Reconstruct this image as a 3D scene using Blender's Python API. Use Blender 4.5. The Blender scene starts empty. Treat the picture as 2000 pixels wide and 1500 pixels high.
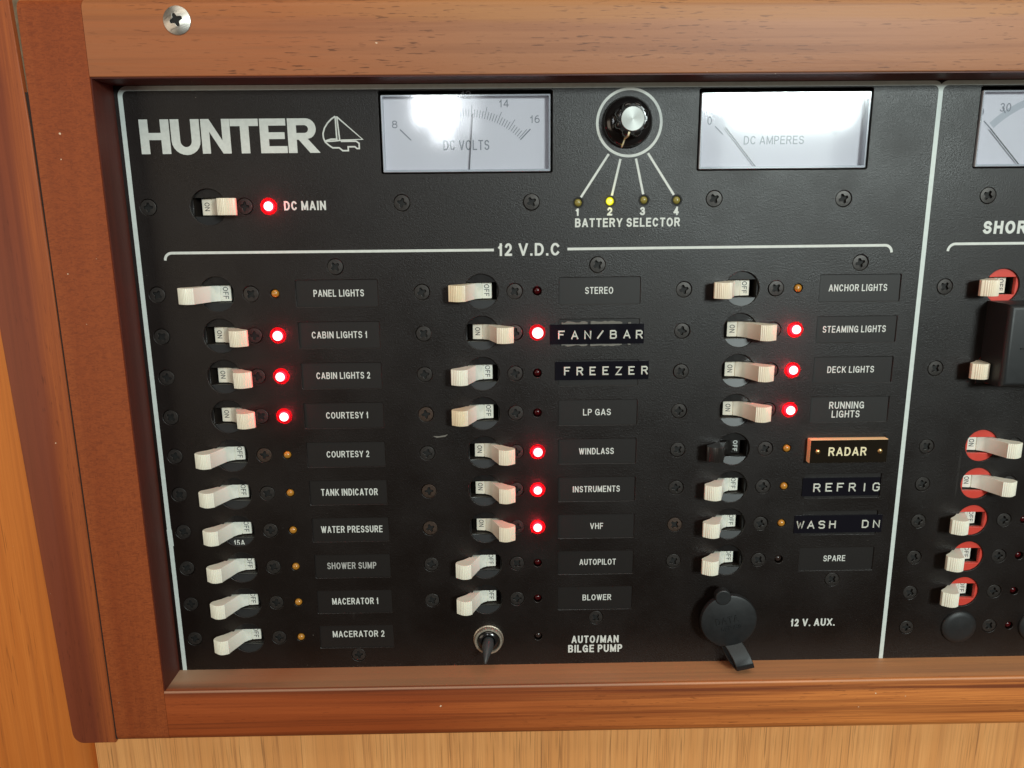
import bpy, bmesh, math, random
from mathutils import Vector, Matrix

MM = 0.001
S = bpy.context.scene
COL = S.collection
random.seed(7)
PI = math.pi
# Panel frame (millimetres): x right, y up, z out of the panel towards the viewer.
# World: panel stands upright, its face towards -Y.
P2W = Matrix.Rotation(math.radians(90), 4, 'X')

# ------------------------------------------------------------------ camera
cam = bpy.data.cameras.new('camera')
cam.sensor_width = 36.0
cam.lens = 27.0
cam.clip_start = 0.01
cam.clip_end = 20.0
camo = bpy.data.objects.new('camera', cam)
COL.objects.link(camo)
Rc = Matrix(((0.99983928, -0.00894742, 0.01553543),
             (0.01210764, 0.97608074, -0.21707092),
             (-0.01322161, 0.21722413, 0.97603221)))
M = Rc.transposed().to_4x4()
M.translation = Vector((-16.5564, 34.5618, 348.9965)) * MM
camo.matrix_world = P2W @ M
S.camera = camo

# ------------------------------------------------------------------ world and lamps
w = bpy.data.worlds.new('World')
S.world = w
w.use_nodes = True
wb = w.node_tree.nodes['Background']
wb.inputs[0].default_value = (0.62, 0.48, 0.36, 1)
wb.inputs[1].default_value = 0.07

def area_lamp(name, x0, x1, y0, y1, z, rad, col, aim=None):
    L = bpy.data.lights.new(name, 'AREA')
    L.shape = 'RECTANGLE'
    L.size = (x1 - x0) * MM
    L.size_y = (y1 - y0) * MM
    L.energy = rad * PI * L.size * L.size_y
    L.color = col
    o = bpy.data.objects.new(name, L)
    COL.objects.link(o)
    c = Vector(((x0 + x1) / 2, (y0 + y1) / 2, z)) * MM
    m = Matrix.Identity(4)
    if aim:
        m = (c - Vector(aim) * MM).to_track_quat('Z', 'Y').to_matrix().to_4x4()
    m.translation = c
    o.matrix_world = P2W @ m
    return o

area_lamp('window_light', 525, 790, 234, 520, 1500, 66, (0.88, 1.0, 0.97))
area_lamp('window_light', 455, 520, 262, 520, 1500, 24, (0.88, 1.0, 0.97))
area_lamp('window_light', 795, 850, 290, 520, 1500, 40, (0.88, 1.0, 0.97))
area_lamp('window_light', 500, 760, 60, 218, 1500, 1.6, (0.92, 1.0, 0.98))
area_lamp('window_light', -208, -112, 232, 420, 1500, 20, (0.94, 0.98, 1.0))
area_lamp('window_light', -172, -118, 192, 228, 1500, 9, (0.94, 0.98, 1.0))
area_lamp('window_light', -107, -62, 215, 420, 1500, 3.5, (0.94, 0.98, 1.0))
area_lamp('warm_fill_light', -1500, -900, -500, 500, 950, 2.0, (1.0, 0.84, 0.66), aim=(0, -50, 0))  # added warm fill from the left, not a known cabin lamp
area_lamp('hatch_light', -500, 800, 700, 1150, 650, 2.6, (1.0, 0.93, 0.80), aim=(0, -150, 0))

S.view_settings.view_transform = 'Standard'
S.view_settings.look = 'None'
S.view_settings.exposure = 0.15
S.view_settings.gamma = 1.0
S.cycles.max_bounces = 8
S.cycles.transparent_max_bounces = 8

# ------------------------------------------------------------------ materials
def new_mat(name):
    m = bpy.data.materials.new(name)
    m.use_nodes = True
    nt = m.node_tree
    return m, nt, nt.nodes['Principled BSDF']

def noise(nt, scale, detail=3, rough=0.5, vec=None, mapping=None):
    n = nt.nodes.new('ShaderNodeTexNoise')
    n.inputs['Scale'].default_value = scale
    n.inputs['Detail'].default_value = detail
    n.inputs['Roughness'].default_value = rough
    tc = nt.nodes.new('ShaderNodeTexCoord')
    if mapping is not None:
        mp = nt.nodes.new('ShaderNodeMapping')
        mp.inputs['Scale'].default_value = mapping
        nt.links.new(tc.outputs['Object'], mp.inputs['Vector'])
        nt.links.new(mp.outputs['Vector'], n.inputs['Vector'])
    else:
        nt.links.new(tc.outputs['Object'], n.inputs['Vector'])
    return n

def ramp(nt, src, p0, p1, c0=(0, 0, 0, 1), c1=(1, 1, 1, 1)):
    r = nt.nodes.new('ShaderNodeValToRGB')
    r.color_ramp.elements[0].position = p0
    r.color_ramp.elements[1].position = p1
    r.color_ramp.elements[0].color = c0
    r.color_ramp.elements[1].color = c1
    nt.links.new(src, r.inputs[0])
    return r

def mixc(nt, fac, a, b, mode='MIX'):
    m = nt.nodes.new('ShaderNodeMix')
    m.data_type = 'RGBA'
    m.blend_type = mode
    if hasattr(fac, 'is_linked') or hasattr(fac, 'links'):
        nt.links.new(fac, m.inputs[0])
    else:
        m.inputs[0].default_value = fac
    for v, i in ((a, 6), (b, 7)):
        if isinstance(v, (tuple, list)):
            m.inputs[i].default_value = (*v[:3], 1)
        else:
            nt.links.new(v, m.inputs[i])
    return m.outputs[2]

def bump(nt, bsdf, src, strength, dist, prev=None):
    b = nt.nodes.new('ShaderNodeBump')
    b.inputs['Strength'].default_value = strength
    b.inputs['Distance'].default_value = dist
    nt.links.new(src, b.inputs['Height'])
    if prev:
        nt.links.new(prev.outputs[0], b.inputs['Normal'])
    nt.links.new(b.outputs[0], bsdf.inputs['Normal'])
    return b

def plain(name, col, rough=0.5, metal=0.0, spec=0.5, var=0.0, vscale=300, bmp=0.0, bscale=1500, coat=0.0, sss=0.0):
    m, nt, b = new_mat(name)
    b.inputs['Base Color'].default_value = (*col, 1)
    b.inputs['Roughness'].default_value = rough
    b.inputs['Metallic'].default_value = metal
    b.inputs['Specular IOR Level'].default_value = spec
    b.inputs['Coat Weight'].default_value = coat
    if sss:
        b.inputs['Subsurface Weight'].default_value = sss
        b.inputs['Subsurface Radius'].default_value = (0.002, 0.0014, 0.001)
        b.inputs['Subsurface Scale'].default_value = 0.5
    if var:
        n = noise(nt, vscale, 4, 0.6)
        r = ramp(nt, n.outputs[0], 0.3, 0.7)
        dark = tuple(c * (1 - var) for c in col)
        nt.links.new(mixc(nt, r.outputs[0], dark, tuple(min(1, c * (1 + var * .5)) for c in col)), b.inputs['Base Color'])
        mr = nt.nodes.new('ShaderNodeMapRange')
        mr.inputs['To Min'].default_value = rough * 0.85
        mr.inputs['To Max'].default_value = min(1, rough * 1.2)
        nt.links.new(n.outputs[0], mr.inputs[0])
        nt.links.new(mr.outputs[0], b.inputs['Roughness'])
    if bmp:
        n2 = noise(nt, bscale, 3, 0.6)
        bump(nt, b, n2.outputs[0], bmp, 0.0003)
    return m

def handle_mat(name, col, tip, rough):
    m, nt, b = new_mat(name)
    tc = nt.nodes.new('ShaderNodeTexCoord'); sx = nt.nodes.new('ShaderNodeSeparateXYZ')
    nt.links.new(tc.outputs['Object'], sx.inputs[0])
    ab = nt.nodes.new('ShaderNodeMath'); ab.operation = 'ABSOLUTE'
    nt.links.new(sx.outputs[0], ab.inputs[0])
    n = noise(nt, 500, 4, 0.65)
    ad = nt.nodes.new('ShaderNodeMath'); ad.operation = 'MULTIPLY_ADD'
    nt.links.new(n.outputs[0], ad.inputs[0]); ad.inputs[1].default_value = 0.006
    nt.links.new(ab.outputs[0], ad.inputs[2])
    mr = nt.nodes.new('ShaderNodeMapRange')
    mr.inputs['From Min'].default_value = 0.007; mr.inputs['From Max'].default_value = 0.0125
    nt.links.new(ad.outputs[0], mr.inputs[0])
    c = mixc(nt, mr.outputs[0], col, tip)
    g = noise(nt, 260, 5, 0.7)
    rg = ramp(nt, g.outputs[0], 0.58, 0.78)
    mg = nt.nodes.new('ShaderNodeMath'); mg.operation = 'MULTIPLY'; mg.inputs[1].default_value = 0.35
    nt.links.new(rg.outputs[0], mg.inputs[0])
    c = mixc(nt, mg.outputs[0], c, tuple(x * 0.72 for x in tip))
    nt.links.new(c, b.inputs['Base Color'])
    b.inputs['Roughness'].default_value = rough
    b.inputs['Subsurface Weight'].default_value = 0.08
    b.inputs['Subsurface Radius'].default_value = (0.002, 0.0014, 0.001)
    b.inputs['Subsurface Scale'].default_value = 0.5
    bump(nt, b, n.outputs[0], 0.06, 0.0002)
    return m

def emissive(name, col, strength, base=(0.3, 0.0, 0.0)):
    m, nt, b = new_mat(name)
    b.inputs['Base Color'].default_value = (*base, 1)
    b.inputs['Emission Color'].default_value = (*col, 1)
    b.inputs['Emission Strength'].default_value = strength
    b.inputs['Roughness'].default_value = 0.2
    return m

def wood(name, axis, light, dark, deep, streak=0.5, pore=0.7, rough=0.38, cross=0.0, coat=0.0, pores_at=0.63, scale=1.0, fine=0.35, seed=0.0, tints=(), pore_len=150, band=(5, 260)):
    """axis: grain direction 0=x 1=y"""
    m, nt, b = new_mat(name)
    def vec(al, ac, az=None):
        v = [ac, ac, ac]
        v[axis] = al
        if az is not None:
            v[2] = az
        return v
    def nz(al, ac, det, rg=0.55, dist=0.0):
        n = noise(nt, 1.0, det, rg, mapping=vec(al * scale, ac * scale))
        mp = n.inputs['Vector'].links[0].from_node
        mp.inputs['Location'].default_value = (seed, seed * 1.7, seed * .6)
        n.inputs['Distortion'].default_value = dist
        return n
    broad = nz(2.0, 60, 3, 0.5, 0.8)
    r1 = ramp(nt, broad.outputs[0], 0.33, 0.67)
    c = mixc(nt, r1.outputs[0], dark, light)
    post = []
    if tints:
        tc = nt.nodes.new('ShaderNodeTexCoord'); sx = nt.nodes.new('ShaderNodeSeparateXYZ')
        nt.links.new(tc.outputs['Object'], sx.inputs[0])
        for tint in tints:
            ax, a, b_, amp, colr, fac = tint[:6]
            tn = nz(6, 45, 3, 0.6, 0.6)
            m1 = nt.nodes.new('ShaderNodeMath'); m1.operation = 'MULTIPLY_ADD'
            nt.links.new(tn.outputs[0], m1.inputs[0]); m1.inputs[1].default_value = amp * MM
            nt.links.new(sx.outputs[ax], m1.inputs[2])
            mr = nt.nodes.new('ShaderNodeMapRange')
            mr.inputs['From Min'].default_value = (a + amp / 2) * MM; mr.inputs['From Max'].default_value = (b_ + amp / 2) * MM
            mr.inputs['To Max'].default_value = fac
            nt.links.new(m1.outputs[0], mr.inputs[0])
            fo = mr.outputs[0]
            for ax2, a2, b2 in tint[6:]:
                mr2 = nt.nodes.new('ShaderNodeMapRange')
                mr2.inputs['From Min'].default_value = a2 * MM; mr2.inputs['From Max'].default_value = b2 * MM
                nt.links.new(sx.outputs[ax2], mr2.inputs[0])
                mu = nt.nodes.new('ShaderNodeMath'); mu.operation = 'MULTIPLY'
                nt.links.new(fo, mu.inputs[0]); nt.links.new(mr2.outputs[0], mu.inputs[1])
                fo = mu.outputs[0]
            late = len(tint) > 6
            if late: post.append((fo, colr))
            else: c = mixc(nt, fo, c, colr)
    bands = nz(band[0], band[1], 4, 0.6, 0.5)
    r2 = ramp(nt, bands.outputs[0], 0.48, 0.66)
    mm = nt.nodes.new('ShaderNodeMath'); mm.operation = 'MULTIPLY'; mm.inputs[1].default_value = streak
    nt.links.new(r2.outputs[0], mm.inputs[0])
    c = mixc(nt, mm.outputs[0], c, deep)
    fn = nz(25, 1500, 3, 0.6)
    r4 = ramp(nt, fn.outputs[0], 0.35, 0.7)
    mf = nt.nodes.new('ShaderNodeMath'); mf.operation = 'MULTIPLY'; mf.inputs[1].default_value = fine
    nt.links.new(r4.outputs[0], mf.inputs[0])
    c = mixc(nt, mf.outputs[0], c, dark, 'MIX')
    pr = nz(pore_len, 1400, 2, 0.5)
    mask = nz(14, 90, 2, 0.5)
    mk = ramp(nt, mask.outputs[0], 0.40, 0.60)
    r3 = ramp(nt, pr.outputs[0], pores_at, pores_at + 0.07)
    mp2 = nt.nodes.new('ShaderNodeMath'); mp2.operation = 'MULTIPLY'
    nt.links.new(r3.outputs[0], mp2.inputs[0]); nt.links.new(mk.outputs[0], mp2.inputs[1])
    mp3 = nt.nodes.new('ShaderNodeMath'); mp3.operation = 'MULTIPLY'; mp3.inputs[1].default_value = pore
    nt.links.new(mp2.outputs[0], mp3.inputs[0])
    c = mixc(nt, mp3.outputs[0], c, tuple(x * 0.45 for x in deep))
    if cross:
        v = [420, 420, 420]; v[axis] = 1100
        cn = noise(nt, 1.0, 3, 0.6, mapping=v)
        cn.inputs['Distortion'].default_value = 1.2
        r5 = ramp(nt, cn.outputs[0], 0.42, 0.70)
        mc = nt.nodes.new('ShaderNodeMath'); mc.operation = 'MULTIPLY'; mc.inputs[1].default_value = cross
        nt.links.new(r5.outputs[0], mc.inputs[0])
        c = mixc(nt, mc.outputs[0], c, deep)
    for fo, colr in post:
        c = mixc(nt, fo, c, colr)
    # rare pale nicks in the varnish
    nk = noise(nt, 420, 1, 0.3)
    rn = ramp(nt, nk.outputs[0], 0.85, 0.87)
    c = mixc(nt, rn.outputs[0], c, (0.75, 0.55, 0.38))
    nt.links.new(c, b.inputs['Base Color'])
    b.inputs['Roughness'].default_value = rough
    b.inputs['Specular IOR Level'].default_value = 0.38
    b.inputs['Coat Weight'].default_value = coat
    b.inputs['Coat Roughness'].default_value = 0.3
    b1 = bump(nt, b, pr.outputs[0], 0.10, 0.0003)
    n6 = noise(nt, 900, 3, 0.6)
    bump(nt, b, n6.outputs[0], 0.10, 0.0003, b1)
    return m

# the black vinyl-textured face plate
def plate_material():
    m, nt, b = new_mat('black_textured_plate')
    n = noise(nt, 1100, 4, 0.65)
    n2 = noise(nt, 2600, 2, 0.5)
    big = noise(nt, 26, 5, 0.62)
    r = ramp(nt, big.outputs[0], 0.3, 0.7)
    nt.links.new(mixc(nt, r.outputs[0], (0.0052, 0.0028, 0.0020), (0.0070, 0.0042, 0.0033)), b.inputs['Base Color'])
    dust = noise(nt, 1100, 1, 0.3)
    rd = ramp(nt, dust.outputs[0], 0.83, 0.86)
    src = b.inputs['Base Color'].links[0].from_socket
    tc = nt.nodes.new('ShaderNodeTexCoord'); sx = nt.nodes.new('ShaderNodeSeparateXYZ')
    nt.links.new(tc.outputs['Object'], sx.inputs[0])
    lint = noise(nt, 1500, 2, 0.6)
    ml = nt.nodes.new('ShaderNodeMapRange')
    ml.inputs['From Min'].default_value = -0.1845; ml.inputs['From Max'].default_value = -0.1895
    ml.inputs['To Min'].default_value = 0.0; ml.inputs['To Max'].default_value = 0.16
    nt.links.new(sx.outputs[1], ml.inputs[0])
    al = nt.nodes.new('ShaderNodeMath'); nt.links.new(ml.outputs[0], al.inputs[0]); nt.links.new(lint.outputs[0], al.inputs[1])
    rl = ramp(nt, al.outputs[0], 0.74, 0.80)
    src = mixc(nt, rl.outputs[0], src, (0.10, 0.075, 0.055))
    # a few long faint scratches
    scm = noise(nt, 1.0, 2, 0.5, mapping=(260, 9, 9))
    scm.inputs['Distortion'].default_value = 0.3
    scn = noise(nt, 18, 2, 0.5)
    s1 = ramp(nt, scm.outputs[0], 0.742, 0.748)
    s2 = ramp(nt, scn.outputs[0], 0.55, 0.62)
    sm = nt.nodes.new('ShaderNodeMath'); sm.operation = 'MULTIPLY'
    nt.links.new(s1.outputs[0], sm.inputs[0]); nt.links.new(s2.outputs[0], sm.inputs[1])
    sm2 = nt.nodes.new('ShaderNodeMath'); sm2.operation = 'MULTIPLY'; sm2.inputs[1].default_value = 0.18
    nt.links.new(sm.outputs[0], sm2.inputs[0])
    src = mixc(nt, sm2.outputs[0], src, (0.09, 0.085, 0.08))
    nt.links.new(mixc(nt, rd.outputs[0], src, (0.16, 0.14, 0.12)), b.inputs['Base Color'])
    mr = nt.nodes.new('ShaderNodeMapRange')
    mr.inputs['From Min'].default_value = 0.3; mr.inputs['From Max'].default_value = 0.7
    mr.inputs['To Min'].default_value = 0.31
    mr.inputs['To Max'].default_value = 0.45
    nt.links.new(big.outputs[0], mr.inputs[0])
    nt.links.new(mr.outputs[0], b.inputs['Roughness'])
    b.inputs['Specular IOR Level'].default_value = 0.46
    b1 = bump(nt, b, n.outputs[0], 0.22, 0.0004)
    bump(nt, b, n2.outputs[0], 0.45, 0.0002, b1)
    return m

MAT = {}
MAT['plate'] = plate_material()
MAT['insert'] = plain('satin_black_insert', (0.0080, 0.0058, 0.0050), 0.50, spec=0.45, bmp=0.12, bscale=2500)
MAT['print'] = plain('white_screen_print', (0.66, 0.68, 0.64), 0.55, var=0.10, vscale=500)
MAT['print_grey'] = plain('worn_white_print', (0.42, 0.42, 0.40), 0.6)
MAT['line'] = plain('pale_outline_print', (0.62, 0.68, 0.65), 0.5, var=0.08, vscale=400)
MAT['body'] = plain('black_breaker_plastic', (0.012, 0.011, 0.011), 0.28, spec=0.5, var=0.2)
MAT['lowface'] = plain('glossy_breaker_face', (0.020, 0.021, 0.022), 0.36, spec=0.3, bmp=0.03, bscale=400)
MAT['slot'] = plain('dark_slot_plastic', (0.022, 0.017, 0.014), 0.4)
MAT['red'] = plain('red_breaker_face', (0.62, 0.055, 0.035), 0.42, var=0.08, vscale=200)
MAT['white_handle'] = handle_mat('white_nylon_handle', (0.88, 0.86, 0.76), (0.88, 0.84, 0.70), 0.40)
MAT['cream_handle'] = handle_mat('cream_nylon_handle', (0.87, 0.80, 0.67), (0.86, 0.75, 0.58), 0.40)
MAT['aged_handle'] = handle_mat('yellowed_nylon_handle', (0.86, 0.83, 0.72), (0.82, 0.68, 0.46), 0.45)
MAT['black_handle'] = plain('black_nylon_handle', (0.016, 0.014, 0.013), 0.3, var=0.2)
MAT['ink'] = plain('grey_ink', (0.05, 0.05, 0.055), 0.6)
MAT['screw'] = plain('black_oxide_screw', (0.045, 0.040, 0.037), 0.42, metal=0.55, var=0.3, vscale=700, bmp=0.1)
MAT['screw_brown'] = plain('rusty_brown_screw', (0.066, 0.042, 0.030), 0.5, metal=0.45, var=0.4, vscale=700, bmp=0.15)
MAT['steel'] = plain('stainless_steel', (0.60, 0.57, 0.52), 0.42, metal=1.0, var=0.1, vscale=900, bmp=0.04)
MAT['nickel'] = plain('dulled_nickel', (0.60, 0.55, 0.45), 0.40, metal=0.8, var=0.3, vscale=800)
MAT['rubber'] = plain('black_rubber', (0.013, 0.014, 0.015), 0.48, spec=0.45, bmp=0.05, var=0.15)
MAT['lever'] = plain('grey_black_lever', (0.045, 0.048, 0.050), 0.32, spec=0.6)
MAT['gloss_black'] = plain('glossy_black_knob', (0.010, 0.009, 0.009), 0.16, spec=0.6)
MAT['tape'] = plain('glossy_black_tape', (0.006, 0.006, 0.010), 0.12, spec=0.6, bmp=0.10, bscale=350)
MAT['tape_letter'] = plain('stretched_white_tape_letter', (0.60, 0.61, 0.54), 0.4, var=0.2, vscale=1200)
MAT['plaque'] = plain('engraved_black_plaque', (0.012, 0.009, 0.006), 0.15, spec=0.5)
MAT['gold'] = plain('gold_plaque_core', (0.95, 0.62, 0.32), 0.5)
MAT['cream_ink'] = plain('cream_engraving', (0.82, 0.72, 0.46), 0.55)
MAT['brass'] = plain('brass_pin', (0.75, 0.50, 0.22), 0.30, metal=1.0)
MAT['dial'] = plain('white_dial_card', (0.82, 0.77, 0.81), 0.6)
MAT['dial_ink'] = plain('dial_grey_ink', (0.27, 0.27, 0.30), 0.6)
MAT['needle'] = plain('dark_needle', (0.06, 0.06, 0.07), 0.4)
MAT['acryl'] = plain('clear_cover_edge', (0.62, 0.62, 0.66), 0.15, spec=0.8)
MAT['hole'] = plain('deep_black', (0.004, 0.0035, 0.003), 0.7)
MAT['amber'] = plain('amber_lens', (0.46, 0.20, 0.025), 0.25, spec=0.5, coat=0.5)
MAT['darkred'] = plain('dark_red_lens', (0.05, 0.002, 0.003), 0.2, spec=0.4, coat=0.0)
MAT['smoke'] = plain('smoky_clear_lens', (0.03, 0.018, 0.015), 0.2, spec=0.5, coat=0.0)
MAT['olive'] = plain('olive_yellow_lens', (0.26, 0.21, 0.05), 0.25, spec=0.6)
MAT['red_on'] = emissive('lit_red_lens', (1.0, 0.02, 0.05), 1.6, (0.5, 0.0, 0.0))
MAT['red_bloom'] = emissive('red_bloom_ring', (1.0, 0.01, 0.03), 0.26, (0.25, 0.0, 0.0))
MAT['red_core'] = emissive('hot_red_core', (1.0, 0.50, 0.52), 3.2)
MAT['yellow_on'] = emissive('lit_yellow_lens', (0.62, 0.58, 0.0), 1.0, (0.4, 0.4, 0.0))
MAT['yellow_core'] = emissive('hot_yellow_core', (1.0, 0.95, 0.12), 1.3, (0.4, 0.4, 0.0))
MAT['scuff'] = plain('grey_scuff', (0.16, 0.15, 0.13), 0.7)
MAT['putty'] = plain('aged_filler', (0.20, 0.14, 0.08), 0.7, var=0.3, vscale=300)
MAT['gap_shade'] = plain('shadow_gap', (0.02, 0.008, 0.004), 0.8)

def spun_aluminium():
    m, nt, b = new_mat('spun_aluminium')
    b.inputs['Base Color'].default_value = (0.34, 0.35, 0.335, 1)
    b.inputs['Metallic'].default_value = 1.0
    b.inputs['Roughness'].default_value = 0.5
    b.inputs['Anisotropic'].default_value = 0.7
    tg = nt.nodes.new('ShaderNodeTangent')
    tg.direction_type = 'RADIAL'
    tg.axis = 'Z'
    nt.links.new(tg.outputs[0], b.inputs['Tangent'])
    return m
MAT['alu'] = spun_aluminium()

def cover_material():
    m = bpy.data.materials.new('clear_meter_cover')
    m.use_nodes = True
    nt = m.node_tree
    nt.nodes.remove(nt.nodes['Principled BSDF'])
    out = nt.nodes['Material Output']
    tr = nt.nodes.new('ShaderNodeBsdfTransparent')
    tr.inputs[0].default_value = (0.96, 0.97, 0.98, 1)
    gl = nt.nodes.new('ShaderNodeBsdfGlossy')
    gl.inputs['Roughness'].default_value = 0.072
    fr = nt.nodes.new('ShaderNodeFresnel')
    fr.inputs[0].default_value = 1.62
    mx = nt.nodes.new('ShaderNodeMixShader')
    nt.links.new(fr.outputs[0], mx.inputs[0])
    nt.links.new(tr.outputs[0], mx.inputs[1])
    nt.links.new(gl.outputs[0], mx.inputs[2])
    nt.links.new(mx.outputs[0], out.inputs[0])
    n = noise(nt, 30, 2, 0.5)
    b = nt.nodes.new('ShaderNodeBump')
    b.inputs['Strength'].default_value = 0.05
    b.inputs['Distance'].default_value = 0.0004
    nt.links.new(n.outputs[0], b.inputs['Height'])
    nt.links.new(b.outputs[0], gl.inputs['Normal'])
    return m
MAT['cover'] = cover_material()

MAT['rail_top'] = wood('teak_top_rail', 0, (0.44, 0.200, 0.098), (0.35, 0.140, 0.062), (0.21, 0.072, 0.032), streak=0.45, pore=0.7, pores_at=0.61, rough=0.48,
                       tints=[(1, 109.5, 111.5, 9, (0.43, 0.185, 0.060), 0.75), (0, -20, -110, 30, (0.40, 0.110, 0.034), 0.7)])
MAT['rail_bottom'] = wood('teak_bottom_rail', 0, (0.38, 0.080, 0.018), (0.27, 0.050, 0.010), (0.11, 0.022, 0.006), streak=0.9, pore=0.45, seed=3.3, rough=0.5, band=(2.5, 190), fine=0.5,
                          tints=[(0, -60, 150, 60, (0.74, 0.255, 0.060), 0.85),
                                 (0, -128, -172, 30, (0.50, 0.34, 0.22), 0.75, (2, 17.5, 9.0), (1, -190.5, -189.2)),
                                 (0, -172, -100, 120, (0.52, 0.28, 0.15), 0.55, (2, 17.2, 16.0), (1, -190.5, -189.2)),
                                 (1, -189.9, -189.3, 0.5, (0.80, 0.50, 0.33), 0.32, (2, 17.2, 17.7))])  # last entry: paler line along the inner upper edge
MAT['stile'] = wood('teak_left_stile', 1, (0.36, 0.082, 0.019), (0.28, 0.055, 0.012), (0.15, 0.027, 0.007), streak=0.15, pore=0.35, cross=0.62, fine=0.5, seed=1.3, rough=0.58)
MAT['moulding'] = wood('mahogany_moulding', 1, (0.29, 0.066, 0.022), (0.205, 0.043, 0.018), (0.12, 0.025, 0.012), streak=0.4, pore=0.4, seed=5.1, rough=0.52, fine=0.5,
                       tints=[(0, -216.5, -211.5, 7, (0.44, 0.110, 0.026), 0.75)])
MAT['reveal_dark'] = wood('dark_reveal_strip', 1, (0.115, 0.024, 0.013), (0.085, 0.017, 0.010), (0.05, 0.010, 0.006), streak=0.3, pore=0.3, seed=6.4, rough=0.5)
MAT['wall'] = wood('orange_teak_veneer', 1, (0.68, 0.205, 0.036), (0.55, 0.145, 0.022), (0.34, 0.085, 0.018), streak=0.55, pore=0.45, seed=2.2, rough=0.52, band=(3, 200), fine=0.6, pore_len=40)
MAT['veneer'] = wood('pale_teak_veneer', 1, (0.93, 0.445, 0.160), (0.78, 0.33, 0.105), (0.42, 0.16, 0.06), streak=0.55, pore=0.5, seed=8.2, rough=0.5, fine=0.8, scale=1.2, pores_at=0.575, pore_len=22, band=(6, 420))

# ------------------------------------------------------------------ object helpers
def link_mesh(name, verts, faces, m, parent=None, loc=(0, 0, 0), rotz=0.0, smooth=None, mats=None, fmat=None):
    me = bpy.data.meshes.new(name)
    me.from_pydata([(v[0] * MM, v[1] * MM, v[2] * MM) for v in verts], [], faces)
    me.update()
    return link_data(name, me, m, parent, loc, rotz, smooth)

def link_data(name, me, m, parent=None, loc=(0, 0, 0), rotz=0.0, smooth=None):
    if m is not None:
        me.materials.clear()
        me.materials.append(MAT[m])
    if smooth is not None:
        for p in me.polygons:
            p.use_smooth = True
        me.set_sharp_from_angle(angle=math.radians(smooth))
    o = bpy.data.objects.new(name, me)
    COL.objects.link(o)
    place(o, parent, loc, rotz)
    return o

def place(o, parent, loc, rotz=0.0):
    if parent is None:
        o.location = (loc[0] * MM, -loc[2] * MM, loc[1] * MM)
        o.rotation_euler = (PI / 2, 0, 0)
        if rotz:
            o.rotation_euler = (P2W @ Matrix.Rotation(rotz, 4, 'Z')).to_euler()
    else:
        o.parent = parent
        o.location = (loc[0] * MM, loc[1] * MM, loc[2] * MM)
        o.rotation_euler = (0, 0, rotz)

def tag(o, label, cat=None, group=None, kind=None):
    if label: o['label'] = label
    if cat: o['category'] = cat
    if group: o['group'] = group
    if kind: o['kind'] = kind
    return o

def thing(name, loc, label, cat, group=None):
    o = bpy.data.objects.new(name, None)
    o.empty_display_size = 0.005
    COL.objects.link(o)
    place(o, None, loc)
    return tag(o, label, cat, group)

def circ(cx, cy, r, n=32, a0=0.0):
    return [(cx + r * math.cos(a0 + 2 * PI * i / n), cy + r * math.sin(a0 + 2 * PI * i / n)) for i in range(n)]

def rect(x0, y0, x1, y1, r=0.0, n=4):
    if r <= 0:
        return [(x0, y0), (x1, y0), (x1, y1), (x0, y1)]
    out = []
    for cx, cy, a in ((x1 - r, y0 + r, -PI / 2), (x1 - r, y1 - r, 0), (x0 + r, y1 - r, PI / 2), (x0 + r, y0 + r, PI)):
        for i in range(n + 1):
            t = a + PI / 2 * i / n
            out.append((cx + r * math.cos(t), cy + r * math.sin(t)))
    return out

def fill_mesh(name, outlines, z0, z1, bev=0.0, res=1):
    """flat shape with holes, thickness z0..z1 (mm), optional rounded edges"""
    cu = bpy.data.curves.new(name, 'CURVE')
    cu.dimensions = '2D'
    cu.fill_mode = 'BOTH'
    for pts in outlines:
        sp = cu.splines.new('POLY')
        sp.points.add(len(pts) - 1)
        for i, p in enumerate(pts):
            sp.points[i].co = (p[0] * MM, p[1] * MM, 0, 1)
        sp.use_cyclic_u = True
    half = (z1 - z0) / 2
    cu.extrude = max(0.0, (half - bev)) * MM
    cu.bevel_depth = bev * MM
    cu.bevel_resolution = res
    if bev:
        cu.offset = -bev * MM
    ob = bpy.data.objects.new(name, cu)
    me = bpy.data.meshes.new_from_object(ob)
    bpy.data.objects.remove(ob)
    bpy.data.curves.remove(cu)
    for v in me.vertices:
        v.co.z += (z0 + z1) / 2 * MM
    me.name = name
    return me

def filled(name, outlines, z0, z1, m, parent=None, loc=(0, 0, 0), bev=0.0, rotz=0.0, smooth=None, res=1):
    me = fill_mesh(name, outlines, z0, z1, bev, res)
    return link_data(name, me, m, parent, loc, rotz, smooth)

def ribbon(pts, width, closed=False):
    """flat stroke outline quads"""
    q = [pts[0]]
    for p in pts[1:]:
        if (Vector(p) - Vector(q[-1])).length > 1e-4: q.append(p)
    pts = q
    n = len(pts)
    vs, fs = [], []
    for i in range(n):
        p = Vector(pts[i])
        if closed:
            a = Vector(pts[i - 1]); b = Vector(pts[(i + 1) % n])
        else:
            a = Vector(pts[i - 1]) if i > 0 else None
            b = Vector(pts[i + 1]) if i < n - 1 else None
        d1 = (p - a).normalized() if a is not None else None
        d2 = (b - p).normalized() if b is not None else None
        if d1 is None: d1 = d2
        if d2 is None: d2 = d1
        t = (d1 + d2)
        t = t.normalized() if t.length > 1e-6 else d1
        nrm = Vector((-t.y, t.x))
        k = min(1.45, 1 / max(0.3, abs(nrm.dot(Vector((-d1.y, d1.x))))))
        vs.append(p + nrm * width / 2 * k)
        vs.append(p - nrm * width / 2 * k)
    m = n if closed else n - 1
    for i in range(m):
        j = (i + 1) % n
        fs.append((2 * i, 2 * i + 1, 2 * j + 1, 2 * j))
    return vs, fs

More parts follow.
